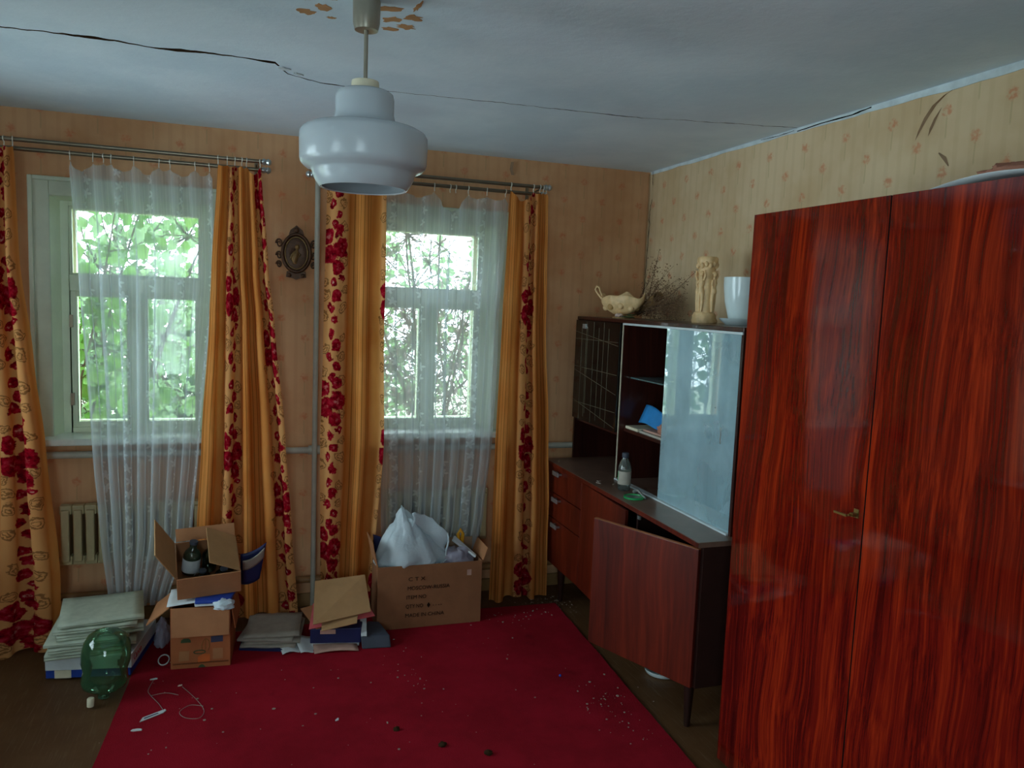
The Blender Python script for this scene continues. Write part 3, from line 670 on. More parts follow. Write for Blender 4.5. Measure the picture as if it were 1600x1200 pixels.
# things lying on the wardrobe
g = G().panel([(-.54, -2.46, 1.993), (-.50, -2.74, 1.993), (-.14, -2.86, 1.993), (-.16, -2.50, 1.993)], .012)
solo('paper_sheet', G().grid(lambda s, t: ((-.50 + .34 * t, -2.46 - .34 * s - .03 * t, 1.987 + .006 + .035 * s * (1 - s) * 2 + .02 * (1 - t) * s), (s, t)), 8, 6), 'paper_w', 'curled white paper sheet on top of the wardrobe', 'paper', smooth=60, thick=.002)
solo('brown_paper_sheet', G().grid(lambda s, t: ((-.30 + .22 * t, -2.38 - .30 * s, 1.995 + .030 * s + .02 * math.sin(3 * t)), (s, t)), 8, 6), 'brownpaper', 'grey-brown paper on the wardrobe behind the white sheet', 'paper', smooth=60, thick=.002)
def crumple(c, r, amp, fr, seg=28, rings=18, seed=0, flat=True):
    def fn(p, d):
        k = 1 + amp * (nz(d.x*fr + seed, d.y*fr, d.z*fr) + .5 * nz(d.x*fr*2.3, d.y*fr*2.3 + seed, d.z*fr*2.3)); p = p * k
        if flat and p.z < -r[2] * .45: p.z = -r[2] * .45
        return p
    return G().ell(c, r, seg, rings, fn)
def settle(g, z):
    m_ = min(v[2] for v in g.v); g.v = [(v[0], v[1], v[2] - m_ + z) for v in g.v]; return g
solo('pink_rag', settle(crumple((-.35, -2.615, 0), (.07, .075, .034), .35, 2.2, seed=3), 2.018), 'cloth_p', 'crumpled dusty pink rag on the white sheet atop the wardrobe', 'rag', smooth=60)
solo('pink_rag', settle(crumple((-.32, -2.80, 0), (.08, .07, .05), .35, 2.2, seed=9), 1.99), 'cloth_p', 'larger dusty pink rag at the right frame edge atop the wardrobe', 'rag', smooth=60)
solo('paper_scrap', settle(crumple((-.44, -2.17, 0), (.02, .07, .015), .4, 2.5, seed=5), 1.986), 'petal', 'small pale crumpled scrap atop the wardrobe by its left door', 'scrap', smooth=60)

# ================================================================== SIDEBOARD
sx0, sx1, sya, syb = -.595, -.05, -1.70, -.12
sb = thing('sideboard', 'low orange-brown veneer sideboard with one door hanging open', 'sideboard', (-.33, -.91, 0))
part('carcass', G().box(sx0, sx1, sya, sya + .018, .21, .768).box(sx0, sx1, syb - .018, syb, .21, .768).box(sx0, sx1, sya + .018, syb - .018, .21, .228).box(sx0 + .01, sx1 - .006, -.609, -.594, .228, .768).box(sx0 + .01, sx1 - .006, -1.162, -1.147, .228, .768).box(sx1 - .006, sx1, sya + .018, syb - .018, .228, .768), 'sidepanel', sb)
part('countertop', G().box(-.622, -.045, sya - .004, syb + .006, .769, .790), 'countertop', sb, bevel=.002)
part('front_rail', G().box(-.6235, -.6222, sya - .004, syb + .006, .770, .789), 'sideboard', sb)
for z0, z1 in ((.622, .764), (.478, .617), (.216, .473)):
    d = part('drawer', G().box(-.612, -.596, -.600, -.126, z0, z1), 'sideboard', sb, bevel=.002)
    part('drawer_box', G().box(-.592, -.10, -.585, -.575, z0 + .015, z1 - .02).box(-.592, -.10, -.150, -.140, z0 + .015, z1 - .02).box(-.592, -.10, -.575, -.150, z0 + .015, z0 + .022), 'darkwood', d)
    hz = z1 - .022
    part('handle', G().box(-.640, -.632, -.345, -.265, hz - .012, hz + .012).box(-.634, -.611, -.338, -.328, hz - .006, hz + .006).box(-.634, -.611, -.282, -.272, hz - .006, hz + .006), 'steel', d, bevel=.002, label='small pale metal handle')
def doorpanel(hx, hy, ang, width, z0, z1, mat):
    # hinged at (hx,hy), opens outward (towards -x); returns plate along direction
    dx, dy = -math.sin(ang), math.cos(ang)      # along the door
    nx, ny = -math.cos(ang), -math.sin(ang)
    a = Vector((hx, hy, 0)); b = a + Vector((dx, dy, 0)) * width; t_ = Vector((nx, ny, 0)) * .017
    return [Vector((p.x, p.y, z0)) for p in (a, b, b + t_, a + t_)], a, b, t_
# far door, hinged at its far edge and a little ajar (opens about y=-.606)
a4 = math.radians(3.0); hx, hy, wd_ = -.597, -.606, .540
pts = [(hx, hy), (hx - math.sin(a4) * wd_, hy - math.cos(a4) * wd_)]; tx, ty = -math.cos(a4) * .016, math.sin(a4) * .016
d1 = part('door', G().panel([(*pts[0], .216), (*pts[1], .216), (pts[1][0] + tx, pts[1][1] + ty, .216), (pts[0][0] + tx, pts[0][1] + ty, .216)], 0, vec=(0, 0, .548)), 'sideboard', sb, bevel=.002)
# near door, hinged at the near edge and standing open
P, a_, b_, t_ = doorpanel(-.598, -1.688, math.radians(23.7), .525, .212, .760, None)
d2 = part('door', G().panel(P, 0, vec=(0, 0, .548)), 'sideboard', sb, bevel=.002)
part('edge_band', G().panel([p + Vector((0, 0, .5482)) for p in P], 0, vec=(0, 0, .0012)), 'doorback', d2)
for hz in (.28, .66): part('hinge', G().box(-.597, -.57, -1.681, -1.67, hz, hz + .03), 'steel', d2)
part('lock_catch', G().box(-.60, -.592, -1.20, -1.18, .735, .750), 'steel', sb)
for (lx, ly_) in ((-.555, -1.60), (-.555, -.26), (-.10, -1.60), (-.10, -.26)):
    part('leg', G().lathe([(.011, 0), (.0125, .01), (.023, .205), (.023, .21)], (lx, ly_, 0), 16), 'darkwood', sb, smooth=40)

# hutch standing on the sideboard
hx0, hx1 = -.455, -.06
hu = thing('display_hutch', 'dark wood glass-fronted hutch standing on the sideboard', 'cabinet', (-.26, -.88, .79))
part('carcass', G().box(hx0, hx1, -1.662, -1.646, .7905, 1.582).box(hx0, hx1, -.116, -.100, .7905, 1.582).box(hx0 + .004, hx1, -.668, -.652, .7905, 1.582).box(hx1 - .006, hx1, -1.646, -.116, .7905, 1.582), 'hutchwood', hu)
part('top', G().box(hx0 - .004, hx1, -1.664, -.098, 1.582, 1.600), 'hutchwood', hu, bevel=.002)
part('shelf', G().box(hx0 + .03, hx1 - .006, -1.646, -.668, 1.038, 1.054), 'hutchwood', hu)
part('shelf', G().box(hx0 + .012, hx1 - .006, -.652, -.116, 1.010, 1.026), 'hutchwood', hu)
part('glass_shelf', G().box(hx0 + .05, hx1 - .008, -1.640, -.674, 1.306, 1.312), 'shelfglass', hu)
part('track', G().box(hx0 - .006, hx0 + .016, -1.660, -.668, 1.572, 1.5815), 'alu', hu, label='pale metal top track')
part('track', G().box(hx0 - .010, hx0 + .018, -1.646, -.668, .7905, .7975), 'alu', hu, label='pale metal bottom track')
part('edge_strip', G().box(hx0 - .002, hx0 + .003, -.6645, -.6605, .7975, 1.572), 'ivory', hu)
for dx_, ya, yb in ((.004, -1.644, -1.085), (.011, -1.640, -1.075)):
    p_ = part('sliding_pane', G().box(hx0 + dx_, hx0 + dx_ + .004, ya, yb, .7985, 1.571), 'cabglass' if dx_ < .01 else 'pane', hu)
    if dx_ < .01: part('finger_pull', G().box(hx0 + dx_ - .003, hx0 + dx_, -1.552, -1.546, 1.135, 1.20), 'steel', p_)
bd = part('black_glass_door', G().box(hx0 - .012, hx0 - .002, -.650, -.104, 1.028, 1.580), 'blackglass', hu)
g = G(); X = hx0 - .0132
for k, yy in enumerate((-.19, -.25, -.265, -.345, -.41, -.47, -.53)):
    g.box(X, hx0 - .0122, yy - .0007, yy + .0007, 1.03 + .02 * (k % 3), 1.575 - .03 * ((k + 1) % 2))
for z0, z1 in ((1.515, 1.462), (1.475, 1.48), (1.32, 1.315), (1.30, 1.215), (1.12, 1.125), (1.13, 1.045)):
    g.panel([(X, -.108, z0), (X, -.64, z1), (X, -.64, z1 + .002), (X, -.108, z0 + .002)], 0, vec=(.001, 0, 0))
part('gilt_lines', g, 'gold', bd)
part('clasp', G().box(hx0 - .018, hx0 - .012, -.245, -.205, 1.535, 1.56), 'steel', bd)

# things inside the hutch
zs = 1.054
def slabq(pts, z, th): return G().panel([(x, y, z) for x, y in pts], 0, vec=(0, 0, th))
def curved(x0, x1, y0, y1, z, lift, th=.004, n=8):
    return G().grid(lambda s, t: ((x0 + (x1 - x0) * t, y0 + (y1 - y0) * s, z + lift(s, t)), (s, t)), n, n)
solo('paperback', slabq([(-.42, -.675), (-.42, -.80), (-.27, -.80), (-.27, -.675)], zs, .014), 'ivory', 'thin yellow-white paperback on the hutch shelf by the divider', 'book', bevel=.003)
solo('magazine', slabq([(-.418, -.815), (-.42, -1.06), (-.22, -1.06), (-.22, -.815)], zs, .012), 'paper_g', 'pale magazine lying at the front of the hutch shelf', 'magazine', bevel=.002)
solo('magazine', slabq([(-.41, -.84), (-.405, -1.05), (-.21, -1.05), (-.21, -.84)], zs + .0125, .010), 'paper_p', 'pinkish magazine second in the small heap on the hutch shelf', 'magazine', bevel=.002)
bp = solo('blue_packet', curved(-.37, -.33, -.72, -.955, zs + .028, lambda s, t: .090 * t - .022 * s * t + .006 * (1 + math.sin(6 * s))), 'blue', 'bright blue printed packet leaning on the hutch shelf heap', 'packet', smooth=60, thick=.006)
bp.data.materials[0] = plain('sky_blue_packet', '#2f86c8', .4, .5)
solo('paper_bag', settle(crumple((-.245, -.86, 0), (.06, .085, .085), .45, 2.3, seed=13), zs + .024), 'paper_w', 'crumpled white paper bag behind the blue packet', 'bag', smooth=50)
solo('brown_rag', settle(crumple((-.385, -1.00, 0), (.025, .045, .032), .35, 2.3, seed=17), zs + .0235), 'cloth_p', 'small brown rag beside the sliding glass on the hutch shelf', 'rag', smooth=60)

# on the counter in front of the hutch
bo = thing('medicine_bottle', 'clear glass medicine bottle with torn label on the sideboard', 'bottle', (-.520, -.885, .7905))
prof = [(0, .002), (.026, .0), (.0305, .004), (.031, .10), (.030, .115), (.022, .137), (.0145, .150), (.0145, .163)]
part('glass', G().lathe(prof, (0, 0, 0), 28), 'bottleglass', bo, smooth=50, world=False)
part('label_strip', G().lathe([(.0314, .03), (.0316, .031), (.0316, .092), (.0314, .093)], (0, 0, 0), 28), 'paper_g', bo, smooth=50, world=False)
part('label_mark', G().grid(lambda s, t: ((.0319 * math.cos(2.6 + .5 * s), .0319 * math.sin(2.6 + .5 * s), .045 + .045 * t), (s, t)), 4, 2), 'greenplastic', bo, world=False)
part('stopper', G().lathe([(.0135, .155), (.0165, .160), (.0165, .176), (.015, .180)], (0, 0, 0), 20), 'slate', bo, smooth=40, world=False)
sp = thing('lid', 'green plastic jar lid lying on the sideboard by the bottle', 'lid', (-.548, -1.04, .7905))
part('rim', G().lathe([(.040, .0), (.046, .001), (.046, .009), (.043, .010), (.041, .004), (.0, .0035)], (0, 0, 0), 32), 'greenplastic', sp, smooth=40, world=False)
part('liner', G().lathe([(.0, .0042), (.038, .0042), (.038, .005), (.0, .005)], (0, 0, 0), 28), 'steel', sp, smooth=40, world=False)
solo('spoon', G().tube([(-.50, -.955, .797), (-.50, -.99, .812), (-.505, -1.03, .806), (-.51, -1.08, .798)], [.010, .008, .005, .004], 8), 'steel', 'bent pale metal strip resting across the green lid', 'spoon', smooth=60)
for k, (x, y) in enumerate(((-.565, -.70), (-.52, -.775), (-.585, -.735))):
    solo('plaster_crumb', G().panel(flake(x, y, .012, .006, .7905, k, 7, k + 40), .003), 'crumb', ('tiny plaster crumb on the counter farthest from the medicine bottle', 'tiny plaster crumb on the counter nearest the medicine bottle', 'tiny plaster crumb by the front edge of the counter')[k], 'crumb', group='crumbs on the counter')

# on top of the hutch
zt = 1.6005
va = thing('boat_vase', 'ornate cream boat-shaped ceramic vase with loop handle on the hutch', 'vase', (-.325, -.37, zt), (0, 0, math.radians(-50)))
def boat(s, t):
    a = 2 * math.pi * s; L = .115 * (1 if math.cos(a) < 0 else 1.12); zt_ = t
    r = .28 + .72 * math.sin(min(1, zt_ * 1.25) * math.pi / 2) ** .8
    x = L * r * math.cos(a); y = .055 * r * math.sin(a) * (1 + .10 * math.sin(9 * a) * zt_)
    z = .020 + .085 * zt_ + .030 * zt_ * math.cos(2 * a) ** 2 * (1 if math.cos(a) > 0 else .8) + .010 * zt_ * math.sin(5 * a)
    return (x, y, z), (s, t)
part('bowl', G().grid(boat, 44, 12), 'cream', va, smooth=70, world=False, thick=.004)
g = G().lathe([(.0, .0), (.042, .0), (.044, .006), (.026, .010), (.022, .018), (.032, .026), (.038, .032)], (0, 0, 0), 24, lambda a, z: 1 + .07 * math.sin(8 * a))
part('foot', g, 'cream', va, smooth=60, world=False)
g = G().tube([(-.095, 0, .085), (-.120, 0, .105), (-.142, 0, .128), (-.158, 0, .150), (-.150, 0, .168), (-.135, 0, .162), (-.128, 0, .140), (-.115, 0, .118), (-.10, 0, .095)], [.008, .007, .006, .006, .006, .006, .005, .006, .007], 8)
part('handle', g, 'cream', va, smooth=60, world=False)
for k in range(9):
    a = 2 * math.pi * k / 9; part('relief_bud', G().ell((.088 * math.cos(a), .049 * math.sin(a), .060 + .006 * math.sin(3 * a)), (.018, .012, .018), 10, 7), 'cream' if k % 3 else 'cream_in', va, smooth=60, world=False)
# sculpted column vase with standing figures in relief
stt = thing('figure_vase', 'cream column vase sculpted with standing figures on the hutch', 'figurine', (-.23, -1.03, zt))
part('base', G().lathe([(.0, 0), (.056, 0), (.058, .012), (.052, .024), (.054, .034), (.047, .046), (.044, .05)], (0, 0, 0), 28, lambda a, z: 1 + .05 * math.sin(9 * a + z * 90)), 'cream', stt, smooth=50, world=False)
part('column', G().lathe([(.036, .045), (.037, .12), (.036, .20), (.039, .262), (.046, .278), (.046, .296), (.040, .303), (.035, .298), (.032, .27)], (0, 0, 0), 28, lambda a, z: 1 + .05 * math.sin(6 * a) * (z > .25)), 'cream', stt, smooth=50, world=False)
for k in range(4):
    a = math.radians(205 + 90 * k); cx, cy = .040 * math.cos(a), .040 * math.sin(a); tx_, ty_ = -math.sin(a), math.cos(a)
    def at_(t_, z, o=0.0): return (cx * (1 + o) + tx_ * t_, cy * (1 + o) + ty_ * t_, z)
    g = G().tube([at_(0, .20), at_(.002, .185), at_(-.002, .165), at_(.001, .145), at_(.0, .135)], [.010, .0145, .0115, .015, .013], 10)
    g.tube([at_(.006, .14), at_(.008, .10), at_(.005, .052)], [.010, .008, .006], 8); g.tube([at_(-.006, .14), at_(-.010, .10), at_(-.006, .052)], [.010, .0085, .006], 8)
    g.tube([at_(.012, .195), at_(.022, .215, .1), at_(.016, .240, .1)], [.0055, .005, .004], 7); g.tube([at_(-.012, .195), at_(-.022, .175, .1), at_(-.012, .158, .15)], [.0055, .005, .004], 7)
    g.tube([at_(0, .20), at_(0, .212)], .006, 8); g.ell(at_(0, .223, .08), (.010, .010, .012), 12, 8); g.ell(at_(0, .229, -.02), (.012, .012, .009), 10, 6)
    part('relief_figure', g, 'cream', stt, smooth=60, world=False)
for k in range(14):
    a = 2 * math.pi * k / 14; part('relief_leaf', G().ell((.042 * math.cos(a), .042 * math.sin(a), .262 + .006 * (k % 2)), (.010, .010, .014), 8, 6), 'cream', stt, smooth=60, world=False)
fp = thing('flower_pot', 'white tapered flower pot standing on a saucer on the hutch', 'flower pot', (-.195, -1.265, zt))
part('pot', G().lathe([(.0, .012), (.050, .012), (.056, .03), (.074, .10), (.082, .165), (.083, .205), (.080, .206), (.076, .20), (.07, .12), (.0, .05)], (0, 0, 0), 36, lambda a, z: 1 + .006 * math.sin(18 * a)), 'pot', fp, smooth=40, world=False)
part('saucer', G().lathe([(.0, .0), (.066, .0), (.088, .020), (.093, .028), (.088, .026), (.066, .009), (.0, .009)], (0, 0, 0), 36, lambda a, z: 1 + .02 * math.sin(24 * a) * (z > .015)), 'pot', fp, smooth=40, world=False)
# dried bunch lying behind the vase
db = thing('dried_bunch', 'bunch of dry brown twigs leaning in the corner on the hutch', 'dried flowers', (-.20, -.42, zt))
g = G(); heads = G()
for k in range(70):
    a = random.choice([rnd(-.2, .45), rnd(-.1, .6), rnd(.4, 1.3)]); ln = rnd(.12, .34); s0 = Vector((-.22 + rnd(-.03, .03), -.36 + rnd(-.03, .03), zt + .012 + rnd(0, .05)))
    d = Vector((rnd(.05, .42), -math.cos(a), math.sin(a) * 1.0)).normalized(); e = s0 + d * ln
    e.x = min(e.x, -.03); e.y = min(e.y, -.04); mid = (s0 + e) / 2 + rdir() * .02; mid.z = max(mid.z, zt + .006); e.z = max(e.z, zt + .006)
    g.tube([s0, mid, e], [.0012, .0009, .0005], 4)
    for j in range(26):
        q = mid.lerp(e, rnd(.1, 1.05)) + rdir() * rnd(.005, .045); q.x = min(q.x, -.02); q.z = max(q.z, zt + .006); r = rnd(.0016, .0036); heads.ell(q, (r, r, r), 5, 3)
for (tx_, ty_, tz_) in ((-.10, -.78, 1.88), (-.12, -.72, 1.83), (-.13, -.40, 1.98), (-.12, -.36, 1.92)):
    s0 = Vector((-.2, -.42, zt + .02)); e = Vector((tx_, ty_, tz_)); g.tube([s0, s0.lerp(e, .5) + Vector((0, .02, -.02)), e], [.0022, .0016, .0008], 4)
    for j in range(26):
        q = s0.lerp(e, rnd(.45, 1.0)) + rdir() * rnd(.003, .022); r = rnd(.0016, .0034); heads.ell(q, (r, r, r), 5, 3)
part('stems', g, 'twig', db, kind='stuff'); part('seed_heads', heads, 'seed', db, kind='stuff')
part('wrapping', G().grid(lambda s, t: ((-.225 + .05 * t + .020 * (1 + .6 * t) * math.cos(5.2 * s), -.37 - .13 * t, zt + .040 + .075 * t + .020 * (1 + .6 * t) * math.sin(5.2 * s)), (s, t)), 14, 5), 'straw', db, smooth=60, thick=.0015)
fl = thing('artificial_flower', 'pink and white artificial flower at the foot of the boat vase', 'flower', (-.365, -.43, zt))
for k in range(9):
    a = 2 * math.pi * k / 9; part('petal', G().ell((.013 * math.cos(a), .013 * math.sin(a), .014 + .004 * (k % 2)), (.011, .011, .008), 8, 6), 'petal', fl, smooth=60, world=False)
for (x, y, z) in ((.03, -.05, .012), (.055, -.03, .02), (.02, -.085, .008)):
    part('leaf', G().ell((x, y, z), (.022, .032, .004), 10, 6), 'leafgreen', fl, smooth=60, world=False)
part('stem', G().tube([(0, 0, .012), (.02, -.03, .008), (.05, -.08, .006)], .0025, 6), 'leafgreen', fl, world=False)

# ================================================================== PENDANT LAMP
LX, LY = -1.929, -1.972
lp = thing('pendant_lamp', 'white opal glass pendant lamp hanging from the ceiling', 'lamp', (LX, LY, H))
c0 = (LX, LY, 0)
part('canopy', G().lathe([(.034, 2.449), (.0365, 2.44), (.0355, 2.385), (.031, 2.366), (.024, 2.364), (.006, 2.366)], c0, 32), 'lampmetal', lp, smooth=40)
part('rod', G().lathe([(.0055, 2.37), (.0055, 2.225)], c0, 12), 'lampmetal', lp, smooth=60)
part('cap', G().lathe([(.012, 2.234), (.036, 2.234), (.037, 2.228), (.037, 2.212), (.034, 2.209)], c0, 28), 'ivory', lp, smooth=40)
outer = [(.034, 2.2085), (.066, 2.207), (.075, 2.201), (.078, 2.188), (.078, 2.150), (.081, 2.136), (.087, 2.123), (.098, 2.116), (.125, 2.112), (.152, 2.106), (.165, 2.099), (.1705, 2.090), (.1715, 2.070), (.170, 2.022), (.167, 2.012), (.158, 2.003), (.143, 1.997), (.138, 1.992), (.135, 1.980), (.128, 1.966), (.119, 1.953), (.115, 1.950)]
inner = [(r - .004, z + .003) for r, z in reversed(outer[2:])]
part('shade', G().lathe(outer + inner, c0, 64), 'opal', lp, smooth=50)
part('bulb_holder', G().lathe([(.018, 2.205), (.018, 2.15), (.014, 2.145)], c0, 16), 'ivory', lp, smooth=40)
part('bulb', G().lathe([(.012, 2.145), (.016, 2.12), (.028, 2.09), (.028, 2.07), (.018, 2.05), (.001, 2.045)], c0, 18), 'opal', lp, smooth=60)

# ================================================================== CURTAINS AND RODS
RZ1, RY1, RZ2, RY2 = 2.276, -.210, 2.246, -.155       # front (drapes) and back (voile) rods
def rod(label, xa, xb, brs, fin_l=True):
    o = thing('curtain_rod', label, 'curtain rod', ((xa + xb) / 2, -.17, 2.24))
    part('rod', G().tube([(xa, RY1, RZ1), (xb, RY1, RZ1)], .0095, 12), 'metal', o, smooth=60)
    part('rod', G().tube([(xa, RY2, RZ2), (xb, RY2, RZ2)], .0095, 12), 'metal', o, smooth=60)
    AX = Matrix.Rotation(math.pi / 2, 3, 'Y')
    for x, sg in ((xa, -1), (xb, 1)):
        for (yy, zz_) in ((RY1, RZ1), (RY2, RZ2)):
            part('finial', G().lathe([(.014, 0), (.016, .012 * sg), (.011, .018 * sg), (.017, .028 * sg), (.010, .040 * sg), (.001, .042 * sg)], (x, yy, zz_), 14, ax=AX), 'steel', o, smooth=50)
    for x in brs:
        part('bracket', G().box(x - .008, x + .008, -.008, -.0005, 2.215, 2.30).tube([(x, -.004, 2.262), (x, -.10, 2.258), (x, RY1, RZ1 - .010)], .005, 8), 'metal', o, smooth=50)
    return o
rod('double metal curtain rod above the left window', -3.62, -2.165, (-3.5, -2.19))
rod('double metal curtain rod above the right window', -1.92, -.735, (-1.84, -.76))
hookme = mesh('hook', G().tube([(0, 0, -.030), (0, .004, -.016), (0, -.009, -.004), (0, -.010, .006), (0, 0, .0115), (0, .010, .004), (0, .010, -.004)], .0022, 6), 60); hookme.materials.append(MAT['hook'])

def lerp_levels(levels, z):
    if z >= levels[0][0]: return levels[0][1:]
    for A, B in zip(levels, levels[1:]):
        if z >= B[0]:
            t_ = (A[0] - z) / (A[0] - B[0]); t_ = t_ * t_ * (3 - 2 * t_) * .5 + t_ * .5
            return tuple(a + (b - a) * t_ for a, b in zip(A[1:], B[1:]))
    return levels[-1][1:]
def cloth(name, label, cat, levels, W, folds, amp, top, hooks, dips, zb, m, u0=0.0, nx=110, nzr=46, warp=None, rod_=(RY1, RZ1), seed=0, group=None, extra=(), sfold=0):
    """hooks: fractions 0..1 across the cloth; dips: sag of the top edge between them"""
    x0, x1, yy = lerp_levels(levels, top); o = thing(name, label, cat, ((x0 + x1) / 2, yy, zb), group=group)
    wf = warp or (lambda s: s)
    def topz(s):
        for k in range(len(hooks) - 1):
            a, b = hooks[k], hooks[k+1]
            if a <= s <= b and b > a:
                q = (s - a) / (b - a); return top - dips[k] * (1 - abs(2 * q - 1) ** 1.6)
        return top - (.03 * (hooks[0] - s) / max(hooks[0], 1e-3) if s < hooks[0] else .03 * (s - hooks[-1]) / max(1 - hooks[-1], 1e-3))
    def fn(s, t):
        zt_ = topz(s); z = zt_ + (zb + .012 * math.sin(9 * s + seed) - zt_) * t
        xa, xb, yc = lerp_levels(levels, z); h = (top - z) / (top - zb)
        ph = 2 * math.pi * folds * s + .9 * nz(s * 5, seed + .5) + .35 * nz(s * 3, h * 3, seed + 2) * 2
        A = amp * (.45 + .55 * min(1, h * 4)) * (.75 + .5 * abs(nz(s * 4, seed + 7)))
        x = xa + (xb - xa) * wf(s) + .35 * A * math.sin(2 * ph) * (xb - xa) / max(W, .1) + (sfold * A * math.sin(2 * ph) * (.4 + 1.2 * abs(nz(s * 3, seed + 11))) if sfold else 0)
        y = yc + A * math.cos(ph) + .006 * nz(s * 6, z * 4, seed)
        return (x, y, z), (u0 + s * W, z)
    part('fabric', G().grid(fn, nx, nzr), m, o, smooth=80)
    pos = [fn(s, 0)[0] for s in hooks]
    for p in pos + [(x, 0, 0) for x in extra]:
        h = bpy.data.objects.new('hook', hookme); COL.objects.link(h); h.parent = o; h.location = Vector((p[0], rod_[0], rod_[1])) - o.location; h.rotation_euler = (0, 0, rnd(-.25, .25))
    return o
D = 'drape'
cloth('curtain', 'orange rose-print curtain at the far left edge of the photo', 'curtain', [(2.25, -3.33, -3.183, -0.217), (1.78, -3.35, -3.172, -0.222), (1.33, -3.38, -3.125, -0.227), (.95, -3.40, -3.083, -0.232), (.32, -3.44, -3.03, -0.262), (.0, -3.47, -3.02, -0.312)], .40, 3, .034, 2.248, [.02, .25, .5, .75, .98], [.01] * 4, .012, D, .29, seed=1)
cloth('curtain', 'orange rose-print curtain right of the left window', 'curtain', [(2.25, -2.362, -2.170, -0.217), (1.76, -2.391, -2.135, -0.220), (1.53, -2.40, -2.107, -0.222), (.94, -2.435, -2.052, -0.227), (.5, -2.459, -2.02, -0.232), (.05, -2.48, -1.985, -0.232)], .80, 4.5, .034, 2.246, [.01, .22, .40, .55, .66, .98], [.008, .008, .008, .010, .035], .05, D, .27, nx=150, seed=2)
cloth('curtain', 'orange rose-print curtain left of the right window', 'curtain', [(2.25, -1.863, -1.575, -0.217), (1.54, -1.87, -1.573, -0.220), (.93, -1.88, -1.560, -0.222), (.30, -1.872, -1.60, -0.222), (.05, -1.865, -1.62, -0.222)], .46, 2.4, .028, 2.246, [.02, .3, .6, .98], [.01, .012, .01], .06, D, .05, warp=lambda s: s ** .92, seed=3)
cloth('curtain', 'orange rose-print curtain right of the right window by the sideboard', 'curtain', [(2.25, -.925, -.716, -0.217), (1.57, -.937, -.702, -0.220), (.90, -.950, -.655, -0.222), (.5, -.953, -.637, -0.227), (.03, -.955, -.63, -0.227)], .58, 3.4, .032, 2.246, [.02, .62, .80, .88, .98], [.05, .008, .006, .006], .03, D, .24, nx=130, seed=4)
S = 'sheer'
cloth('net_curtain', 'grey-white flowered net curtain over the left window', 'net curtain', [(2.22, -2.99, -2.385, -.155), (1.735, -2.965, -2.372, -.155), (.95, -2.92, -2.44, -.158), (.5, -2.887, -2.478, -.165), (.15, -2.85, -2.59, -.17)], 1.25, 7.5, .026, 2.214, [.01, .16, .24, .28, .45, .61, .69, .87, .98], [.045, .012, .008, .03, .035, .012, .03, .02], .15, S, .0, nx=200, rod_=(RY2, RZ2), seed=5, sfold=.55)
cloth('net_curtain', 'grey-white flowered net curtain over the right window, sagging between hooks', 'net curtain', [(2.22, -1.60, -.915, -.155), (1.55, -1.585, -.943, -.155), (.91, -1.56, -.955, -.158), (.5, -1.55, -.99, -.16), (.25, -1.54, -1.03, -.162)], 1.15, 7, .024, 2.214, [.01, .16, .42, .67, .83, .98], [.02, .035, .10, .02, .02], .30, S, .03, nx=200, rod_=(RY2, RZ2), seed=6, sfold=.55, extra=(-1.235, -1.205))

# ================================================================== RADIATORS AND PIPES
secg = G().box(-.018, .018, -.045, .045, .02, .27).box(-.026, .026, -.025, .025, .0, .045).box(-.026, .026, -.025, .025, .245, .29)
secm = mesh('section', secg); secm.materials.append(MAT['radiator'])
for label, xa, n in (('cream cast radiator under the left window', -3.065, 12), ('cream cast radiator under the right window', -1.535, 11)):
    o = thing('radiator', label, 'radiator', (xa, -.075, .335))
    for k in range(n):
        s_ = bpy.data.objects.new('section', secm); COL.objects.link(s_); s_.parent = o; s_.location = (.026 + .053 * k, 0, 0)
        md = s_.modifiers.new('Bevel', 'BEVEL'); md.width = .006; md.segments = 2
    part('feed_pipe', G().tube([(xa, -.075, .36), (xa - .05, -.075, .36), (xa - .05, -.05, .36), (xa - .05, -.05, .20)], .010, 8), 'radiator', o, smooth=60)
    part('wall_bracket', G().box(xa + .1, xa + .12, -.035, -.0005, .40, .42).box(xa + .45, xa + .47, -.035, -.0005, .40, .42), 'metal', o)
hp = thing('heating_pipe', 'grey painted heating pipe with tall riser between the windows', 'pipe', (-1.897, -.05, 0))
part('run', G().tube([(-3.85, -.048, .862), (-.30, -.048, .850)], .017, 14), 'pipe', hp, smooth=60)
part('riser', G().tube([(-1.897, -.080, .002), (-1.897, -.080, 2.44)], .013, 14), 'pipe', hp, smooth=60)
part('coupling', G().tube([(-1.925, -.048, .8565), (-1.868, -.048, .8563)], .024, 14), 'pipe', hp, smooth=40)
part('clip', G().box(-1.905, -1.889, -.07, -.0005, 1.6, 1.62).box(-1.905, -1.889, -.07, -.0005, .3, .32), 'metal', hp)
solo('return_pipe', G().tube([(-3.85, -.048, .165), (-.30, -.048, .155)], .018, 14), 'pipe_low', 'ochre painted return pipe low along the window wall', 'pipe', smooth=60)

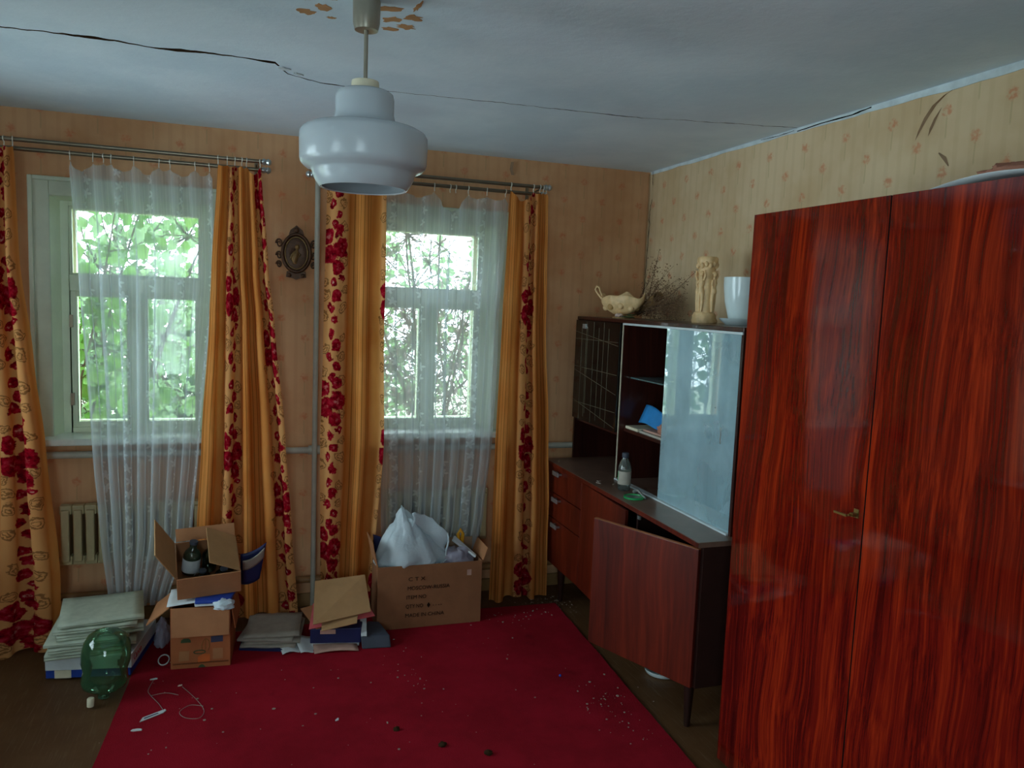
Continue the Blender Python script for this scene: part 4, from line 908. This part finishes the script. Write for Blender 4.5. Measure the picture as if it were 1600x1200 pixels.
# ================================================================== WALL PLAQUE
pq = thing('wall_plaque', 'small dark bronze oval relief plaque hanging between the windows', 'plaque', (-1.994, -.002, 1.868))
part('back_plate', G().grid(lambda s, t: ((.072 * t * math.cos(6.2832 * s), -.006 - .006 * math.sin(3.14 * t), .098 * t * math.sin(6.2832 * s)), (s, t)), 40, 8), 'bronze', pq, smooth=60, world=False, thick=.008)
part('frame_ring', G().tube([(.068 * math.cos(a), -.018, .094 * math.sin(a)) for a in [2 * math.pi * k / 48 for k in range(48)]], .0085, 10, True), 'bronze', pq, smooth=60, world=False)
part('inner_ring', G().tube([(.055 * math.cos(a), -.020, .080 * math.sin(a)) for a in [2 * math.pi * k / 48 for k in range(48)]], .0035, 8, True), 'bronze_l', pq, smooth=60, world=False)
for sgn in (-1, 1):
    for cz, r0 in ((.045, .020), (-.015, .018), (-.06, .016)):
        sp_ = [(sgn * (.078 + .006 + r0 * (1 - k / 22) * math.cos(k * .55) * .8), -.014, cz + r0 * 1.2 * (1 - k / 22) * math.sin(k * .55)) for k in range(20)]
        part('scroll', G().tube(sp_, [.0055 * (1 - k / 30) for k in range(20)], 7), 'bronze', pq, smooth=60, world=False)
part('crest', G().panel([(-.038, -.004, .092), (.038, -.004, .092), (.030, -.004, .115), (.014, -.004, .128), (0, -.004, .140), (-.014, -.004, .128), (-.030, -.004, .115)], 0, vec=(0, -.012, 0)).ell((0, -.018, .115), (.014, .008, .014), 10, 8), 'bronze', pq, smooth=40, world=False)
part('foot_scroll', G().panel([(-.046, -.004, -.092), (-.050, -.004, -.122), (-.02, -.004, -.126), (0, -.004, -.134), (.02, -.004, -.126), (.050, -.004, -.122), (.046, -.004, -.092)], 0, vec=(0, -.012, 0)).ell((-.034, -.016, -.112), (.012, .007, .010), 10, 7).ell((.034, -.016, -.112), (.012, .007, .010), 10, 7), 'bronze', pq, smooth=40, world=False)
g = G().ell((.004, -.018, .030), (.012, .009, .014), 12, 8).tube([(.003, -.016, .018), (-.002, -.017, -.005), (-.010, -.017, -.030), (-.006, -.016, -.055)], [.007, .016, .018, .010], 10).tube([(.0, -.018, .008), (.018, -.019, -.008), (.008, -.021, -.022)], [.006, .006, .004], 8).tube([(-.008, -.018, .006), (-.024, -.019, -.012), (-.030, -.018, -.030)], [.006, .005, .004], 8)
part('relief_figure', g, 'bronze_l', pq, smooth=60, world=False)
#@@CLUTTER
# ================================================================== CARPET AND CLUTTER ON THE FLOOR
cp = [(-.600, -.30), (-.655, -1.40), (-.675, -1.80), (-.765, -3.6), (-2.86, -3.6), (-2.73, -1.32), (-2.672, -.30), (-1.6, -.26)]
cg = []
for (x0, y0), (x1, y1) in zip(cp, cp[1:] + cp[:1]):
    n = max(2, int(math.hypot(x1 - x0, y1 - y0) / .08))
    for i in range(n): t_ = i / n; cg.append((x0 + (x1 - x0) * t_ + .005 * nz(x0 * 3 + t_ * 9, y0), y0 + (y1 - y0) * t_ + .005 * nz(y0 * 3 + t_ * 9, x0 + 4), .0005))
solo('carpet', G().panel([(x, y, z) for x, y, z in cg], 0, vec=(0, 0, .008)), 'carpet', 'worn crimson red carpet covering most of the floor', 'carpet', base=(-1.7, -1.9, .0005))
ZC = .0088

def carton(name, label, loc, rot, w, d, h, m, th=.004):
    o = thing(name, label, 'box', loc, rot)
    g = G().box(-w/2, w/2, -d/2, -d/2 + th, 0, h).box(-w/2, w/2, d/2 - th, d/2, 0, h).box(-w/2, -w/2 + th, -d/2 + th, d/2 - th, 0, h).box(w/2 - th, w/2, -d/2 + th, d/2 - th, 0, h).box(-w/2 + th, w/2 - th, -d/2 + th, d/2 - th, 0, th)
    part('body', g, m, o, world=False, bevel=.0015); return o
def bflap(o, w, d, h, side, ln, ang, m, th=.004, inset=.004):
    a = math.radians(ang); u = {'front': (0, -1), 'back': (0, 1), 'left': (-1, 0), 'right': (1, 0)}[side]
    if side in ('front', 'back'): A, B = Vector((-w/2 + inset, u[1] * d/2, h)), Vector((w/2 - inset, u[1] * d/2, h))
    else: A, B = Vector((u[0] * w/2, -d/2 + inset, h)), Vector((u[0] * w/2, d/2 - inset, h))
    v = Vector((u[0] * math.sin(a), u[1] * math.sin(a), math.cos(a))) * ln; off = Vector((u[0], u[1], 0)) * .0045 * (1 if ang > 0 else -1) + Vector((0, 0, .001))
    pts = [A + off, B + off, B + off + v * .97, A + off + v * .97]; nn = (B - A).cross(v).normalized() * th
    return part('flap', G().panel(pts, 0, vec=nn), m, o, world=False)

# --- lower box of the pair
W_, D_, H_ = .245, .26, .275
lb = carton('cardboard_box', 'orange-brown printed carton under the tilted box of bottles', (-2.408, -.505, ZC), (0, 0, math.radians(-4)), W_, D_, H_, 'card3')
bflap(lb, W_, D_, H_, 'front', .13, 174, 'card'); bflap(lb, W_, D_, H_, 'left', .12, 128, 'card'); bflap(lb, W_, D_, H_, 'right', .11, 170, 'card3')
yf = -D_/2 - .0006
def disc(cx, cz, rx, rz, n=18): return [(cx + rx * math.cos(2*math.pi*k/n), yf, cz + rz * math.sin(2*math.pi*k/n)) for k in range(n)]
pr = [('green_ink', G().panel([(-.082, yf, .118), (-.04, yf, .118), (-.042, yf, .130), (-.05, yf, .137), (-.07, yf, .137), (-.08, yf, .130)], 0, vec=(0, -.0006, 0))),
      ('blue_ink', G().panel([(.042, yf, .112), (.092, yf, .114), (.092, yf, .142), (.042, yf, .140)], 0, vec=(0, -.0006, 0))),
      ('olive_ink', G().tube([(.005, yf, .078), (.004, yf, .105), (.012, yf, .125), (.02, yf, .132), (.034, yf, .120), (.036, yf, .095), (.030, yf, .078)], .0016, 5).tube([(.018, yf, .08), (.02, yf, .128)], .0012, 5)),
      ('green_ink', G().tube(disc(-.005, .072, .024, .008), .0022, 5, True)),
      ('orange', G().panel([(-.012, yf, .026), (.038, yf, .027), (.038, yf, .060), (.012, yf, .062), (-.012, yf, .050)], 0, vec=(0, -.0006, 0))),
      ('card', G().panel([(-.09, yf, .035), (-.048, yf, .036), (-.046, yf, .080), (-.088, yf, .080)], 0, vec=(0, -.0006, 0))),
      ('card', G().panel([(.05, yf, .035), (.092, yf, .036), (.092, yf, .085), (.05, yf, .085)], 0, vec=(0, -.0006, 0))),
      ('ink', G().box(-.115, .115, yf - .0006, yf, .0205, .022).box(-.115, .115, yf - .0006, yf, .0245, .0255)),
      ('green_ink', G().panel([(-.012, yf, .001), (.020, yf, .001), (.012, yf, .012), (.004, yf, .016), (-.004, yf, .012)], 0, vec=(0, -.0006, 0)))]
for m_, g in pr: part('printed_mark', g, m_, lb, world=False)
# --- stuff between the two boxes
solo('magazine', G().grid(lambda s, t: ((-2.555 + .13 * s, -.62 + .22 * t, .291 + .012 * s + .004 * math.sin(5 * t)), (s, t)), 6, 6), 'paper_w', 'white paper corner sticking out left between the stacked boxes', 'paper', thick=.002, smooth=60)
solo('magazine', slabq([(-2.44, -.655), (-2.30, -.66), (-2.27, -.42), (-2.46, -.42)], .296, .006), 'paper_w', 'white-edged magazine squeezed between the two stacked boxes', 'magazine')
solo('blue_folder', G().panel([(-2.44, -.648, .304), (-2.295, -.662, .305), (-2.255, -.44, .305), (-2.44, -.44, .304)], 0, vec=(0, 0, .013)), 'blue', 'royal blue folder squeezed under the tilted box of bottles', 'folder', bevel=.003)
solo('plastic_wad', settle(crumple((-2.320, -.668, 0), (.042, .034, .026), .3, 2.2, seed=21), .286), 'bag', 'clear crumpled plastic wad hanging between the stacked boxes', 'plastic', smooth=60)
solo('bent_magazine', G().grid(lambda s, t: ((-2.255 + .085 * s + .03 * t * s, -.44 - .02 * t, .305 + .15 * t + .05 * s * s - .03 * (1 - t) * s), (s, t)), 8, 10), 'navy', 'dark blue magazine bent upright right of the tilted box', 'magazine', smooth=60, thick=.003)
solo('bent_magazine', G().grid(lambda s, t: ((-2.245 + .095 * s, -.455 - .03 * t - .01 * s, .375 + .055 * t + .06 * s * s), (s, t)), 8, 4), 'paper_g', 'grey torn page lying over the bent dark blue magazine', 'page', smooth=60, thick=.002)
# --- tilted open box of bottles
W_, D_, H_ = .262, .262, .112
RX = math.radians(20)
tb = carton('cardboard_box', 'tilted open carton of dark bottles on top of the printed box', (-2.393, -.476, .364), (RX, math.radians(-2.5), math.radians(5)), W_, D_, H_, 'card')
bflap(tb, W_, D_, H_, 'left', .165, 28, 'card2'); bflap(tb, W_, D_, H_, 'right', .145, -62, 'card2'); bflap(tb, W_, D_, H_, 'back', .06, 38, 'card')
MT = Matrix.LocRotScale(tb.location, tb.rotation_euler, None)
def inbox(p): return MT @ Vector(p)
def bottle_in(label, p, rot, lab=None, m='darkglass', ln=.16, r=.036):
    o = thing('bottle', label, 'bottle', inbox(p), rot, group='bottles in the tilted carton')
    part('glass', G().lathe([(0, .002), (r * .85, 0), (r, .006), (r, ln * .62), (r * .8, ln * .74), (r * .42, ln * .84), (r * .40, ln)], (0, 0, 0), 22), m, o, smooth=50, world=False)
    part('cap', G().lathe([(r * .46, ln * .97), (r * .46, ln * 1.06), (0, ln * 1.065)], (0, 0, 0), 16), 'slate', o, smooth=40, world=False)
    if lab: part('label_strip', G().lathe([(r * 1.012, ln * .10), (r * 1.015, ln * .11), (r * 1.015, ln * .5), (r * 1.012, ln * .51)], (0, 0, 0), 22), lab, o, smooth=50, world=False)
bottle_in('bottle with a blue and white label at the left of the tilted carton', (-.075, .03, .014), (RX - .15, .12, 0), 'paper_w', 'darkglass', .15, .038)
bottle_in('plain dark glass bottle beside the labelled one in the tilted carton', (.004, .045, .010), (RX, 0, .3), None, 'darkglass', .13, .034)
bottle_in('dark bottle under the right flap of the tilted carton', (.082, .03, .010), (RX, .05, .3), None, 'darkglass', .085, .036)
bottle_in('low dark bottle at the front wall of the tilted carton', (-.03, -.062, .012), (RX, -.05, .3), None, 'darkglass', .075, .036)
bottle_in('low dark bottle in the front right corner of the tilted carton', (.06, -.06, .012), (RX, -.05, .3), None, 'darkglass', .07, .036)

# --- big carton with printed text
W_, D_, H_ = .535, .205, .325
bb = carton('cardboard_box', 'large brown carton with black shipping text holding plastic bags', (-1.345, -.340, ZC), (0, 0, math.radians(-.4)), W_, D_, H_, 'card4')
bflap(bb, W_, D_, H_, 'left', .13, 12, 'card'); bflap(bb, W_, D_, H_, 'right', .07, 20, 'card'); bflap(bb, W_, D_, H_, 'back', .075, -8, 'brownpaper')
yb_ = -.340 - D_/2 - .0012
for k, (ln_, sx_, x_) in enumerate((('C T X', 1.25, -1.462), ('MOSCOW-RUSSIA', 1.0, -1.466), ('ITEM NO', .95, -1.470), ('QTY NO  \u2666 - - - -', .85, -1.472), ('MADE IN CHINA', 1.0, -1.474))):
    text('printed_text', ln_, .027, (x_, yb_ + .0001 * k, .246 - .047 * k + ZC), (math.pi/2, 0, math.radians(-.4)), 'ink', bb, sx=sx_)
part('sticker', G().box(-1.158, -1.135, yb_ - .0004, yb_ + .0004, .262, .292), 'paper_p', bb)
part('tear', G().panel([(-1.15, yb_, .04), (-1.105, yb_, .075), (-1.11, yb_, .06), (-1.13, yb_, .035)], 0, vec=(0, .0004, 0)), 'card', bb)
def bagfn(p, d):
    k = 1 + .22 * nz(d.x * 2.4, d.y * 2.4, d.z * 2.4) + .11 * abs(nz(d.x * 6, d.y * 6, d.z * 6 + 5)); p = Vector((p.x * k, p.y * k, p.z * k))
    if p.z > 0:
        q = p.z / .22; p.x = p.x * (1 - .72 * q) - .045 * q + .02 * q * nz(d.x * 5, 3); p.y *= (1 - .55 * q); p.z *= 1.08
    else: p.z *= .5
    return p
bagg = G().ell((-1.432, -.345, .355), (.175, .096, .22), 44, 30, bagfn)
pb = thing('plastic_bag', 'white plastic bag peaking out of the large carton', 'bag', (-1.432, -.345, .26))
part('film', bagg, 'bag', pb, smooth=70)
part('mouth', G().grid(lambda s, t: ((-1.44 + .19 * s + .01 * math.sin(7 * t), -.385 + .03 * s + .012 * math.sin(5 * s), .585 - .12 * s * s - (.16 - .05 * s) * t + .012 * nz(s * 6, t * 5)), (s, t)), 14, 12), 'bag', pb, smooth=70, thick=.0015)
part('rolled_edge', G().tube([(-1.25 + .008 * math.sin(k), -.365 - .004 * k, .468 - .022 * k) for k in range(7)] + [(-1.29 - .02 * k, -.398, .315 + .004 * k) for k in range(3)], .005, 6), 'bag', pb, smooth=60)
solo('plastic_bag', settle(crumple((-1.195, -.345, 0), (.095, .075, .085), .3, 2.4, seed=31, seg=34, rings=22), .262), 'bag2', 'lilac-grey crumpled bag at the right of the large carton', 'bag', smooth=60)
solo('white_packet', G().panel([(-1.21, -.31, .405), (-1.105, -.40, .335), (-1.095, -.375, .335), (-1.19, -.275, .415)], .012), 'paper_w', 'white flat packet sloping along the right of the large carton', 'packet', bevel=.003)
solo('yellow_handle', G().tube([(-1.155, -.262, .375), (-1.162, -.262, .425), (-1.150, -.262, .448), (-1.136, -.262, .425), (-1.140, -.262, .375)], .010, 8), 'yellow', 'yellow plastic loop standing at the back of the large carton', 'handle', smooth=60)
solo('purple_packet', G().panel([(-1.600, -.27, .30), (-1.570, -.275, .30), (-1.575, -.275, .44), (-1.615, -.27, .455)], .010), 'navy', 'small dark purple packet poking up at left of the large carton', 'packet', bevel=.002)

# --- newspapers on a flat white and blue box
fb = thing('flat_box', 'flat white and blue box under the newspaper pile', 'box', (-2.83, -.43, 0))
part('base', G().box(-3.0, -2.665, -.615, -.25, .009, .045), 'blue', fb, bevel=.002)
part('lid', G().box(-3.0, -2.660, -.620, -.245, .0452, .105), 'paper_w', fb, bevel=.002)
part('front_label', G().box(-2.965, -2.90, -.6168, -.6152, .009, .044), 'ivory', fb)
part('front_label', G().box(-2.715, -2.69, -.6218, -.6202, .058, .085), 'green_ink', fb)
text('printed_text', 'Canon', .042, (-2.6592, -.59, .062), (math.pi/2, 0, math.pi/2), 'red', fb)
fb.rotation_euler.z = math.radians(-9)
labs = ['topmost folded newspaper of the pile left by the window', 'second folded newspaper from the top of the left pile', 'third folded newspaper from the top of the left pile', 'fourth folded newspaper from the top of the left pile', 'fifth folded newspaper from the top of the left pile', 'lowest folded newspaper of the left pile, lying on the flat box']
pile = [(-2.835, -.415, 0.13), (-2.842, -.435, .04), (-2.835, -.43, .12), (-2.870, -.455, .02), (-2.858, -.46, .10), (-2.870, -.47, .05)]
zc_ = .1058
for k in range(5, -1, -1):
    cx, cy, a = pile[k]; th = .013 + .005 * (k % 3); L_, Wd = .165 - .006 * (k % 2), .165 - .005 * (k % 3)
    g = G(); n = 7
    for lay in range(2):
        zz0 = zc_ + lay * th * .5
        g.grid(lambda s, t: ((cx + math.cos(a) * (s - .5) * 2 * L_ - math.sin(a) * (t - .5) * 2 * Wd, cy + math.sin(a) * (s - .5) * 2 * L_ + math.cos(a) * (t - .5) * 2 * Wd, zz0 + .0035 * (1 + nz(s * 2.5 + k, t * 2.5, lay)) + .004 * max(0, s - .8) * (k % 3)), (s, t)), n, n)
    solo('newspaper', g, 'paper', labs[k], 'newspaper', smooth=60, thick=th * .46, group='newspapers piled on the flat box')
    zc_ += th + .0045
# --- loose bag of papers right of the pile
solo('plastic_sack', settle(crumple((-2.600, -.33, 0), (.032, .070, .075), .3, 2.4, seed=41), .009), 'bag2', 'grey plastic sack between the newspapers and the printed box', 'bag', smooth=60)

# --- upturned green bottle
gb = thing('green_bottle', 'large see-through green bottle standing in front of the newspaper pile', 'bottle', (-2.775, -.80, .0005), (math.radians(-5), math.radians(3), 0))
pf = [(.012, .0), (.022, .004), (.024, .022), (.050, .034), (.080, .052), (.088, .075), (.086, .115), (.090, .150), (.092, .190), (.086, .230), (.068, .262), (.040, .280), (.0, .286)]
part('body', G().lathe(pf, (0, 0, 0), 36, lambda a, z: 1 + .05 * nz(math.cos(a) * 1.6, math.sin(a) * 1.6, z * 16) - (.06 * math.exp(-((z - .118) / .012) ** 2))), 'greenglass', gb, smooth=60, world=False)
part('cork', G().lathe([(.013, 0), (.014, .03), (.011, .034)], (-.035, -.075, 0), 12), 'ivory', gb, smooth=40, world=False)

# --- paper heap in the middle
solo('blue_magazine', slabq([(-2.26, -.50), (-2.03, -.575), (-1.98, -.36), (-2.235, -.29)], ZC, .010), 'navy', 'dark blue magazine lowest under the grey paper stack', 'magazine')
for k, (dx, dy, a) in enumerate(((0, 0, .0), (.012, .008, .06), (-.008, .004, -.05), (.004, .012, .10))):
    cx, cy = -2.105 + dx, -.40 + dy; z = ZC + .0106 + .0145 * k; co_, si = math.cos(a - .22), math.sin(a - .22)
    solo('paper_stack', G().grid(lambda s, t: ((cx + co_ * (s - .5) * .25 - si * (t - .5) * .27, cy + si * (s - .5) * .25 + co_ * (t - .5) * .27, z + .006 + .004 * nz(s * 3 + k, t * 3)), (s, t)), 6, 6), 'paper_g', ('lowest', 'second lowest', 'second highest', 'topmost')[k] + ' grey sheaf of papers in the middle heap', 'papers', smooth=60, thick=.009, group='grey paper sheaves by the pipe')
for k, (x, y, lab) in enumerate(((-2.07, -.60, 'crumpled white leaflet in front of the grey paper sheaves'), (-1.99, -.615, 'second crumpled white leaflet nearer the navy box'))):
    solo('leaflet', G().grid(lambda s, t: ((x + .10 * s - .02 * t, y + .13 * t + .02 * s, ZC + .004 + .025 * t * t + .008 * math.sin(5 * s + k)), (s, t)), 6, 6), 'paper_w', lab, 'leaflet', smooth=60, thick=.002)
solo('pale_booklet', G().grid(lambda s, t: ((-1.93 + .20 * s, -.625 + .12 * t - .02 * s, ZC + .003 + .010 * math.sin(3 * s) * (1 - t) + .01 * t), (s, t)), 8, 4), 'paper_p', 'pale curled booklet lying before the navy box', 'booklet', smooth=60, thick=.003)
nb = thing('navy_box', 'flat navy blue box under the tan cardboard sheets', 'box', (-1.81, -.50, ZC + .022))
part('body', G().panel([(-1.945, -.555, .031), (-1.715, -.600, .031), (-1.665, -.395, .031), (-1.90, -.345, .031)], 0, vec=(0, 0, .072)), 'navy', nb, bevel=.004)
part('label_patch', G().panel([(-1.90, -.5655, .078), (-1.83, -.5790, .078), (-1.83, -.5790, .099), (-1.90, -.5655, .099)], 0, vec=(.0, -.001, 0)), 'paper_p', nb)
part('inner_books', G().panel([(-1.935, -.54, .0095), (-1.72, -.58, .0095), (-1.68, -.40, .0095), (-1.90, -.36, .0095)], 0, vec=(0, 0, .021)), 'paper_w', nb)
solo('slate_folder', G().panel([(-1.712, -.625, ZC), (-1.575, -.640, ZC), (-1.60, -.47, ZC), (-1.655, -.45, ZC)], 0, vec=(-.005, .02, .055)), 'slate', 'dark slate folder lying between navy box and large carton', 'folder', bevel=.006)
solo('white_card', G().panel([(-1.715, -.612, .068), (-1.690, -.618, .068), (-1.675, -.50, .112), (-1.705, -.49, .112)], .002), 'paper_w', 'narrow white card leaning on the slate folder', 'card')
solo('cardboard_sheet', G().panel([(-1.985, -.470, .170), (-1.92, -.585, .112), (-1.74, -.565, .114), (-1.80, -.42, .19)], .003), 'card', 'lower brown cardboard sheet slanting out to the left', 'cardboard')
solo('pink_folder', G().panel([(-1.955, -.605, .122), (-1.640, -.535, .128), (-1.665, -.475, .162), (-1.925, -.455, .185)], .003), 'pinkcard', 'salmon pink folder between the cardboard sheets', 'folder')
solo('cardboard_sheet', G().panel([(-1.90, -.630, .118), (-1.735, -.600, .128), (-1.70, -.45, .195), (-1.88, -.45, .19)], .003), 'card2', 'middle tan cardboard sheet poking out below the top one', 'cardboard')
solo('cardboard_sheet', G().panel([(-1.937, -.612, .146), (-1.662, -.545, .156), (-1.674, -.405, .290), (-1.915, -.425, .284)], .004), 'card2', 'large square tan cardboard sheet topmost on the middle heap', 'cardboard')

# --- small things on carpet and floor
pl = thing('dish', 'white enamel dish on the floor under the sideboard', 'dish', (-.425, -1.175, .0005))
part('bowl', G().lathe([(0, .004), (.06, .003), (.075, .012), (.083, .028), (.086, .029), (.084, .025), (.076, .008), (.06, .0), (0, .0)], (0, 0, 0), 32), 'pot', pl, smooth=50, world=False)
tg = thing('tag', 'small white printed tag with a thin string on the carpet', 'tag', (-2.56, -1.01, ZC))
part('card', G().panel([(-2.612, -1.050, ZC + .001), (-2.534, -1.000, ZC + .001), (-2.525, -.985, ZC + .001), (-2.530, -.975, ZC + .001), (-2.605, -1.020, ZC + .001)], .003), 'paper_w', tg)
part('print_line', G().panel([(-2.598, -1.034, ZC + .0042), (-2.550, -1.004, ZC + .0042), (-2.553, -.998, ZC + .0042), (-2.600, -1.026, ZC + .0042)], .0004), 'blue_ink', tg)
part('string', G().tube(smoothline([(-2.535, -.985, ZC + .004), (-2.56, -.92, ZC + .003), (-2.595, -.85, ZC + .004), (-2.61, -.80, ZC + .003), (-2.60, -.72, ZC + .003)]), .0013, 5).tube(smoothline([(-2.595, -.85, ZC + .003), (-2.54, -.84, ZC + .003), (-2.49, -.87, ZC + .003)]), .0012, 5), 'wire', tg)
solo('wire_loop', G().tube(smoothline([(-2.48, -.80, ZC + .002), (-2.42, -.92, ZC + .002), (-2.385, -1.02, ZC + .002), (-2.40, -1.075, ZC + .002), (-2.45, -1.06, ZC + .002), (-2.475, -1.01, ZC + .002), (-2.44, -.965, ZC + .002), (-2.39, -.985, ZC + .002)]), .0011, 5), 'wire', 'thin pinkish wire loop lying on the carpet', 'wire', smooth=60)
solo('plastic_ring', G().tube([(-2.575 + .022 * math.cos(a), -.545 + .03 * math.sin(a), ZC + .012 + .01 * math.sin(a)) for a in [2*math.pi*k/20 for k in range(20)]], .0028, 6, True), 'paper_w', 'white plastic ring beside the printed box', 'ring', smooth=60)
for k, (x, y, r, lab) in enumerate(((-2.615, -1.105, .018, 'torn white scrap left of the printed tag'), (-2.60, -.70, .014, 'small pale scrap between green bottle and printed box'), (-2.49, -.785, .010, 'pinkish scrap in front of the printed box'), (-1.89, -1.22, .011, 'pale scrap in the middle of the carpet'))):
    solo('paper_scrap', G().panel(flake(x, y, r, r * .45, ZC, .3 * k, 8, 60 + k), .003), 'paper_w' if k != 2 else 'petal', lab, 'scrap')
for k, (x, y, r, lab) in enumerate(((-1.68, -1.35, .013, 'dark dirt clod left of the other two on the carpet'), (-1.535, -1.50, .015, 'dark dirt clod between the other two on the carpet'), (-1.385, -1.595, .016, 'dark dirt clod nearest the wardrobe on the carpet'))):
    solo('dirt_clod', settle(crumple((x, y, 0), (r, r * .8, r * .7), .5, 2.6, 12, 8, 70 + k), ZC), 'dirt', lab, 'dirt', smooth=50)
bl = G().ell((-.902, -1.108, ZC + .006), .006, 10, 7)
solo('bead', bl, plain('bright_blue_bead', '#3350b8', .4), 'single bright blue bead on the carpet', 'bead', smooth=60)
def crumbs(name, label, spots, m, n):
    g = G()
    for k in range(n):
        cx, cy, sx_, sy_, z = random.choice(spots); x, y = random.gauss(cx, sx_), random.gauss(cy, sy_)
        if y > -.05 or x > -.12: continue
        z = ZC if (-2.6 < x < -.68 and y < -.36) else .0006; r = random.choice((.0012, .0016, .002, .0025, .004)) * rnd(.8, 1.4)
        g.ell((x, y, z + r * .5), (r * rnd(.7, 1.6), r * rnd(.7, 1.6), r * .5), 5, 3)
    return solo(name, g, m, label, 'debris', kind='stuff')
crumbs('plaster_debris', 'scattered pale plaster crumbs on carpet and floor', [(-.62, -.28, .09, .07, 0)] * 5 + [(-.85, -.42, .14, .06, 0)] * 2 + [(-.80, -1.33, .07, .08, 0)] * 2 + [(-1.6, -1.0, .5, .35, 0)] * 2 + [(-.78, -1.6, .06, .1, 0), (-1.55, -.9, .05, .15, 0), (-2.5, -1.0, .12, .2, 0)], 'crumb', 330)
